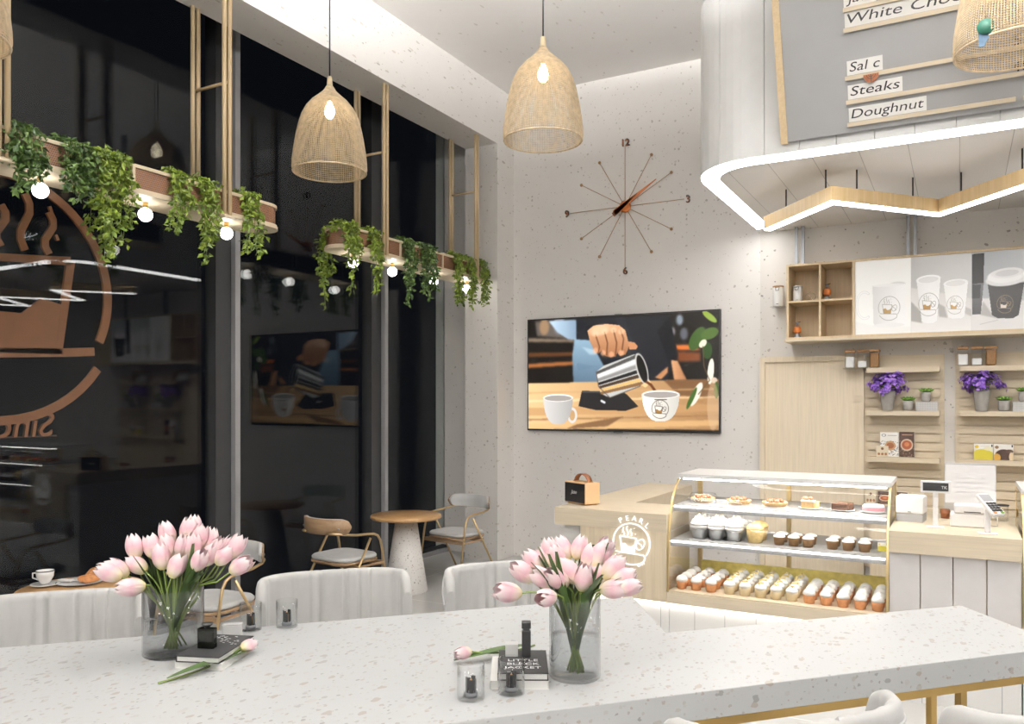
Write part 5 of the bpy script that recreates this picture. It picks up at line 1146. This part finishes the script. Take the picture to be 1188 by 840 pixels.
def bouquet(which, c, R, H, spots, seed):
    rng = random.Random(seed)
    v = thing('glass_vase', 'clear glass cylinder vase half full of water, %s of the two on the table' % which, 'vase', (c[0], c[1], TZ+.0005))
    mb().lathe([(0, 0), (R-.004, 0), (R, .004), (R, H), (R-.004, H), (R-.0045, .012), (0, .012)], 48, close=False).build('glass_wall', M['smoke'], v)
    mb().lathe([(0, .0125), (R-.006, .0125), (R-.006, H*.52), (0, H*.52)], 40, close=False).build('water', M['water'], v)
    zs = sorted(p[2] for p in spots); band = lambda z: 'upper' if z > zs[len(zs)*2//3] else ('middle' if z > zs[len(zs)//3] else 'lower'); sx = lambda p: p[0]*.874+p[1]*.485
    def tl(p):
        row = sorted([q for q in spots if band(q[2]) == band(p[2])], key=sx); k = row.index(p); return 'pale pink tulip in the %s vase, %s row, %s from the left' % (which, band(p[2]), ORD[k])
    for i, (x, y, z) in enumerate(spots):
        t = thing('tulip', tl(spots[i]), 'tulip', (c[0], c[1], TZ+.014), 0, 'tulips in the %s vase' % which)
        z -= .014; e = max(0.0, min(1.0, (z-H-.01)/.13)); rh = math.hypot(x, y)+1e-6; ud = Vector((x/rh, y/rh, 0)); k_ = .15+.85*min(1, rh/.16)
        dirn = (ud*k_*(1-.55*e)+Vector((rng.gauss(0,.12), rng.gauss(0,.12), .05+1.1*e))).normalized(); hd = Vector((x, y, z))-dirn*.040
        a = math.atan2(y, x); rr = min(R*.55, math.hypot(x, y)*.4); base = (-rr*.35*math.cos(a)+rng.gauss(0, .012), -rr*.35*math.sin(a)+rng.gauss(0, .012), .004)
        out = min(R*.80, math.hypot(x, y)*.5); neck = (out*math.cos(a), out*math.sin(a), H-.02)
        P = bez(base, (neck[0]*.55, neck[1]*.55, H*.75), tuple(hd-dirn*.09+Vector((0, 0, -.03*e)) if e > .25 else Vector((neck[0], neck[1], H+.025))), hd, 14)
        P = [p if p.z > H else Vector((p.x*min(1, (R-.012)/max(1e-6, math.hypot(p.x, p.y))), p.y*min(1, (R-.012)/max(1e-6, math.hypot(p.x, p.y))), p.z)) for p in P]
        mb().tube(P, .0032, 7).build('stem', M['tstem'], t)
        h = bpy.data.objects.new('petals', heads[rng.randrange(4)]); COL.objects.link(h); h.parent = t; h.location = hd; h.rotation_mode = 'QUATERNION'; h.rotation_quaternion = Vector((0, 0, 1)).rotation_difference(dirn) @ Matrix.Rotation(rng.uniform(0, 6), 3, 'Z').to_quaternion(); s = rng.uniform(1.04, 1.22); h.scale = (s, s, s)
        if True:
            a2 = a+rng.uniform(-.7, .7); L = rng.uniform(.7, 1.05); ex = (math.cos(a2), math.sin(a2)); q = rng.uniform(.07, .16)
            Pl = bez((ex[0]*.012, ex[1]*.012, .06), (ex[0]*.03, ex[1]*.03, H*.6), (ex[0]*(R*.75), ex[1]*(R*.75), H+.02), (ex[0]*q, ex[1]*q, H+.05+.12*rng.random()*L), 9)
            Pl = [p if p.z > H+.005 else Vector((p.x*min(1, (R-.03)/max(1e-6, math.hypot(p.x, p.y))), p.y*min(1, (R-.03)/max(1e-6, math.hypot(p.x, p.y))), p.z)) for p in Pl]
            leaf_mb(mb(), Pl, .021).build('leaf', M['tleaf'], t)
S1 = [(-.139,-.056,.372),(-.1,-.013,.369),(-.08,.037,.41),(-.051,.018,.368),(-.041,-.016,.337),(.018,.026,.379),(-.003,.066,.422),(-.035,.118,.425),(.043,.047,.372),(.039,.084,.404),(.045,.122,.382),(.109,.098,.37),(.132,.125,.358),(.167,.13,.37),(.148,.1,.345),(.107,.024,.335),(.031,-.01,.312),(-.111,-.065,.314),(-.138,-.121,.306),(-.051,-.126,.255),(.223,.103,.314),(-.126,-.16,.302),(.095,.079,.343)]
S2 = [(-.148,-.078,.338),(-.144,-.184,.298),(-.024,-.16,.29),(-.089,-.05,.322),(-.035,-.051,.325),(-.017,.004,.336),(-.12,.026,.371),(-.081,.032,.371),(-.081,.086,.391),(-.026,.093,.404),(-.142,-.008,.363),(.037,-.013,.325),(.049,.043,.327),(.022,.064,.349),(.057,.106,.4),(.052,.074,.382),(.105,.057,.353),(.121,.025,.296),(.146,.051,.328),(.172,.038,.305),(.024,.066,.378),(-.108,.035,.391)]
bouquet('left', (-2.475, 1.946), .104, .235, S1, 1); bouquet('right', (-1.105, 2.417), .084, .262, S2, 2)
def loose_tulip(label, base, head, z, side):
    t = thing('tulip', label, 'tulip', (base[0], base[1], TZ)); v = Vector((head[0]-base[0], head[1]-base[1], 0)); s = Vector((-v.y, v.x, 0)).normalized()*side
    P = bez((0, 0, .005), tuple(v*.3+s*.02+Vector((0,0,.005))), tuple(v*.7+s*.03+Vector((0,0,.012))), tuple(v+Vector((0,0,z))), 10); mb().tube(P, .0035, 7).build('stem', M['tstem'], t)
    h = bpy.data.objects.new('petals', heads[3]); COL.objects.link(h); h.parent = t; h.location = v+Vector((0,0,z)); h.rotation_mode = 'QUATERNION'; h.rotation_quaternion = Vector((0,0,1)).rotation_difference((v.normalized()+Vector((0,0,.05))).normalized()); h.scale = (.82,.82,.82)
    Pl = bez(tuple(v*.10+Vector((0,0,.010))), tuple(v*.4+s*.035+Vector((0,0,.03))), tuple(v*.8+s*.05+Vector((0,0,.035))), tuple(v*1.22-s*.01+Vector((0,0,.012))), 10); leaf_mb(mb(), Pl, .024, .25).build('leaf', M['tleaf'], t)
loose_tulip('single pink tulip lying on the table in front of the left books', (-2.235, 1.70), (-2.235+.02, 2.02), .034, -1)
loose_tulip('single pink tulip lying on the table left of the right books', (-1.37, 2.64), (-1.485, 2.38), .034, 1)

# ============================================================ BOOKS AND SMALL THINGS ON THE TABLE
def book(label, c, ang, L, W, z, h, cover, title=None, edge='paper'):
    t = thing('book', label, 'book', (c[0], c[1], z), ang); mb().box(-W/2, W/2, -L/2, L/2, 0, .003).box(-W/2, W/2, -L/2, L/2, h-.003, h).box(-W/2, -W/2+.003, -L/2, L/2, .003, h-.003).build('cover', cover, t)
    mb().box(-W/2+.0031, W/2-.004, -L/2+.004, L/2-.004, .0032, h-.0032).build('pages', M[edge], t)
    if title:
        for k, (tx, sz) in enumerate(title): put_text('lettering', tx, sz, M['whiteink'], t, (0, title_y-k*.036, h+.0005), (0, 0, 0), depth=.0003, align='CENTER', sx=1.15)
    return t
title_y = .0
a1 = math.atan2(2.127-1.89, -2.262+2.171)-PI/2
book('cream lower book of the stack by the left vase', (-2.288, 1.985), a1, .27, .17, TZ+.0005, .024, M['paper'])
title_y = .03; book('black-covered book on top of the stack by the left vase', (-2.283, 1.972), a1, .255, .155, TZ+.0250, .022, M['ink'])
a2 = math.atan2(2.247-2.172, -1.127+1.264)
book('cream lower book of the stack left of the right vase', (-1.262, 2.325), a2, .245, .185, TZ+.0005, .028, M['paper'])
title_y = -.002; book('black book lettered JACKET on top of the stack beside the right vase', (-1.250, 2.325), a2, .235, .160, TZ+.0290, .024, M['ink'], [('LITTLE', .030), ('BLACK', .030), ('JACKET', .030)])
m = mb()
rng = random.Random(8)
bb = [o for o in bpy.data.objects if o.type == 'EMPTY' and o.get('label', '').startswith('black-covered')][0]
for k in range(46):
    x, y = rng.uniform(-.06, .06), rng.uniform(.0, .11); m.box(x-.004, x+.004, y-.0015, y+.0015, .0222, .0226)
m.build('cover_pattern', M['whiteink'], bb)
t = thing('perfume_bottle', 'tall slim black bottle with a square cap on the right black book', 'bottle', (-1.262, 2.372, TZ+.0535), a2); bev(mb().box(-.015, .015, -.012, .012, 0, .088).build('bottle_body', M['black'], t), .003); mb().box(-.010, .010, -.009, .009, .0885, .094).build('collar', M['dark'], t); bev(mb().box(-.0155, .0155, -.013, .013, .0942, .118).build('cap', M['black'], t), .003)
t = thing('white_box', 'small white cube box standing on the right black book', 'box', (-1.312, 2.362, TZ+.0535), a2); bev(mb().box(-.021, .021, -.02, .02, 0, .036).build('box_body', M['white'], t), .002); mb().box(-.0215, .0215, -.0205, .0205, .0365, .040).build('lid', M['white'], t)
t = thing('perfume_bottle', 'square dark green bottle on the left black book', 'bottle', (-2.285, 1.935, TZ+.0475), a1); bev(mb().box(-.030, .030, -.014, .014, 0, .070).build('bottle_body', M['perf'], t), .003); mb().box(-.024, .024, -.009, .009, .006, .055).build('liquid', M['tleaf'], t); mb().lathe([(.010, .0705), (.010, .078), (.017, .0785), (.020, .086), (0, .087)], 16).build('stopper', M['black'], t)
t = thing('white_box', 'small white rectangular box leaning at the far end of the left books', 'box', (-2.385, 2.135, TZ+.0005), a1+.3); bev(mb().box(-.034, .034, -.017, .017, .0, .066).build('box_body', M['white'], t), .003); mb().box(-.0345, .0345, -.0175, .0175, .0665, .070).build('lid', M['white'], t)
def holder(label, loc):
    t = thing('candle_holder', label, 'candle holder', loc); R3, H3 = .042, .105
    mb().lathe([(0, 0), (R3, 0), (R3, H3), (R3-.002, H3), (R3-.002, .004), (0, .004)], 32, close=False).build('glass_cylinder', M['clear'], t)
    mb().lathe([(0, .0045), (.020, .0045), (.021, .018), (.014, .019), (0, .019)], 24).build('cup_base', M['steel'], t); m = mb()
    for k in range(5):
        a = 2*PI*k/5+.3; m.M = Matrix.Rotation(a, 4, 'Z'); m.box(.011, .015, -.0066, .0066, .0195, .058+.007*(k % 2))
    m.build('prongs', M['black'], t); mb().lathe([(0, .0195), (.006, .0195), (.006, .050), (.001, .060), (0, .060)], 12).build('candle', M['candle'], t)
holder('clear glass candle holder nearest the table edge, right of centre', (-1.300, 2.085, TZ+.0005)); holder('clear glass candle holder in front of the right book stack', (-1.215, 2.185, TZ+.0005))
holder('clear glass candle holder behind the left books, near the white box', (-2.455, 2.290, TZ+.0005)); holder('clear glass candle holder standing alone right of the left books', (-2.365, 2.395, TZ+.0005))
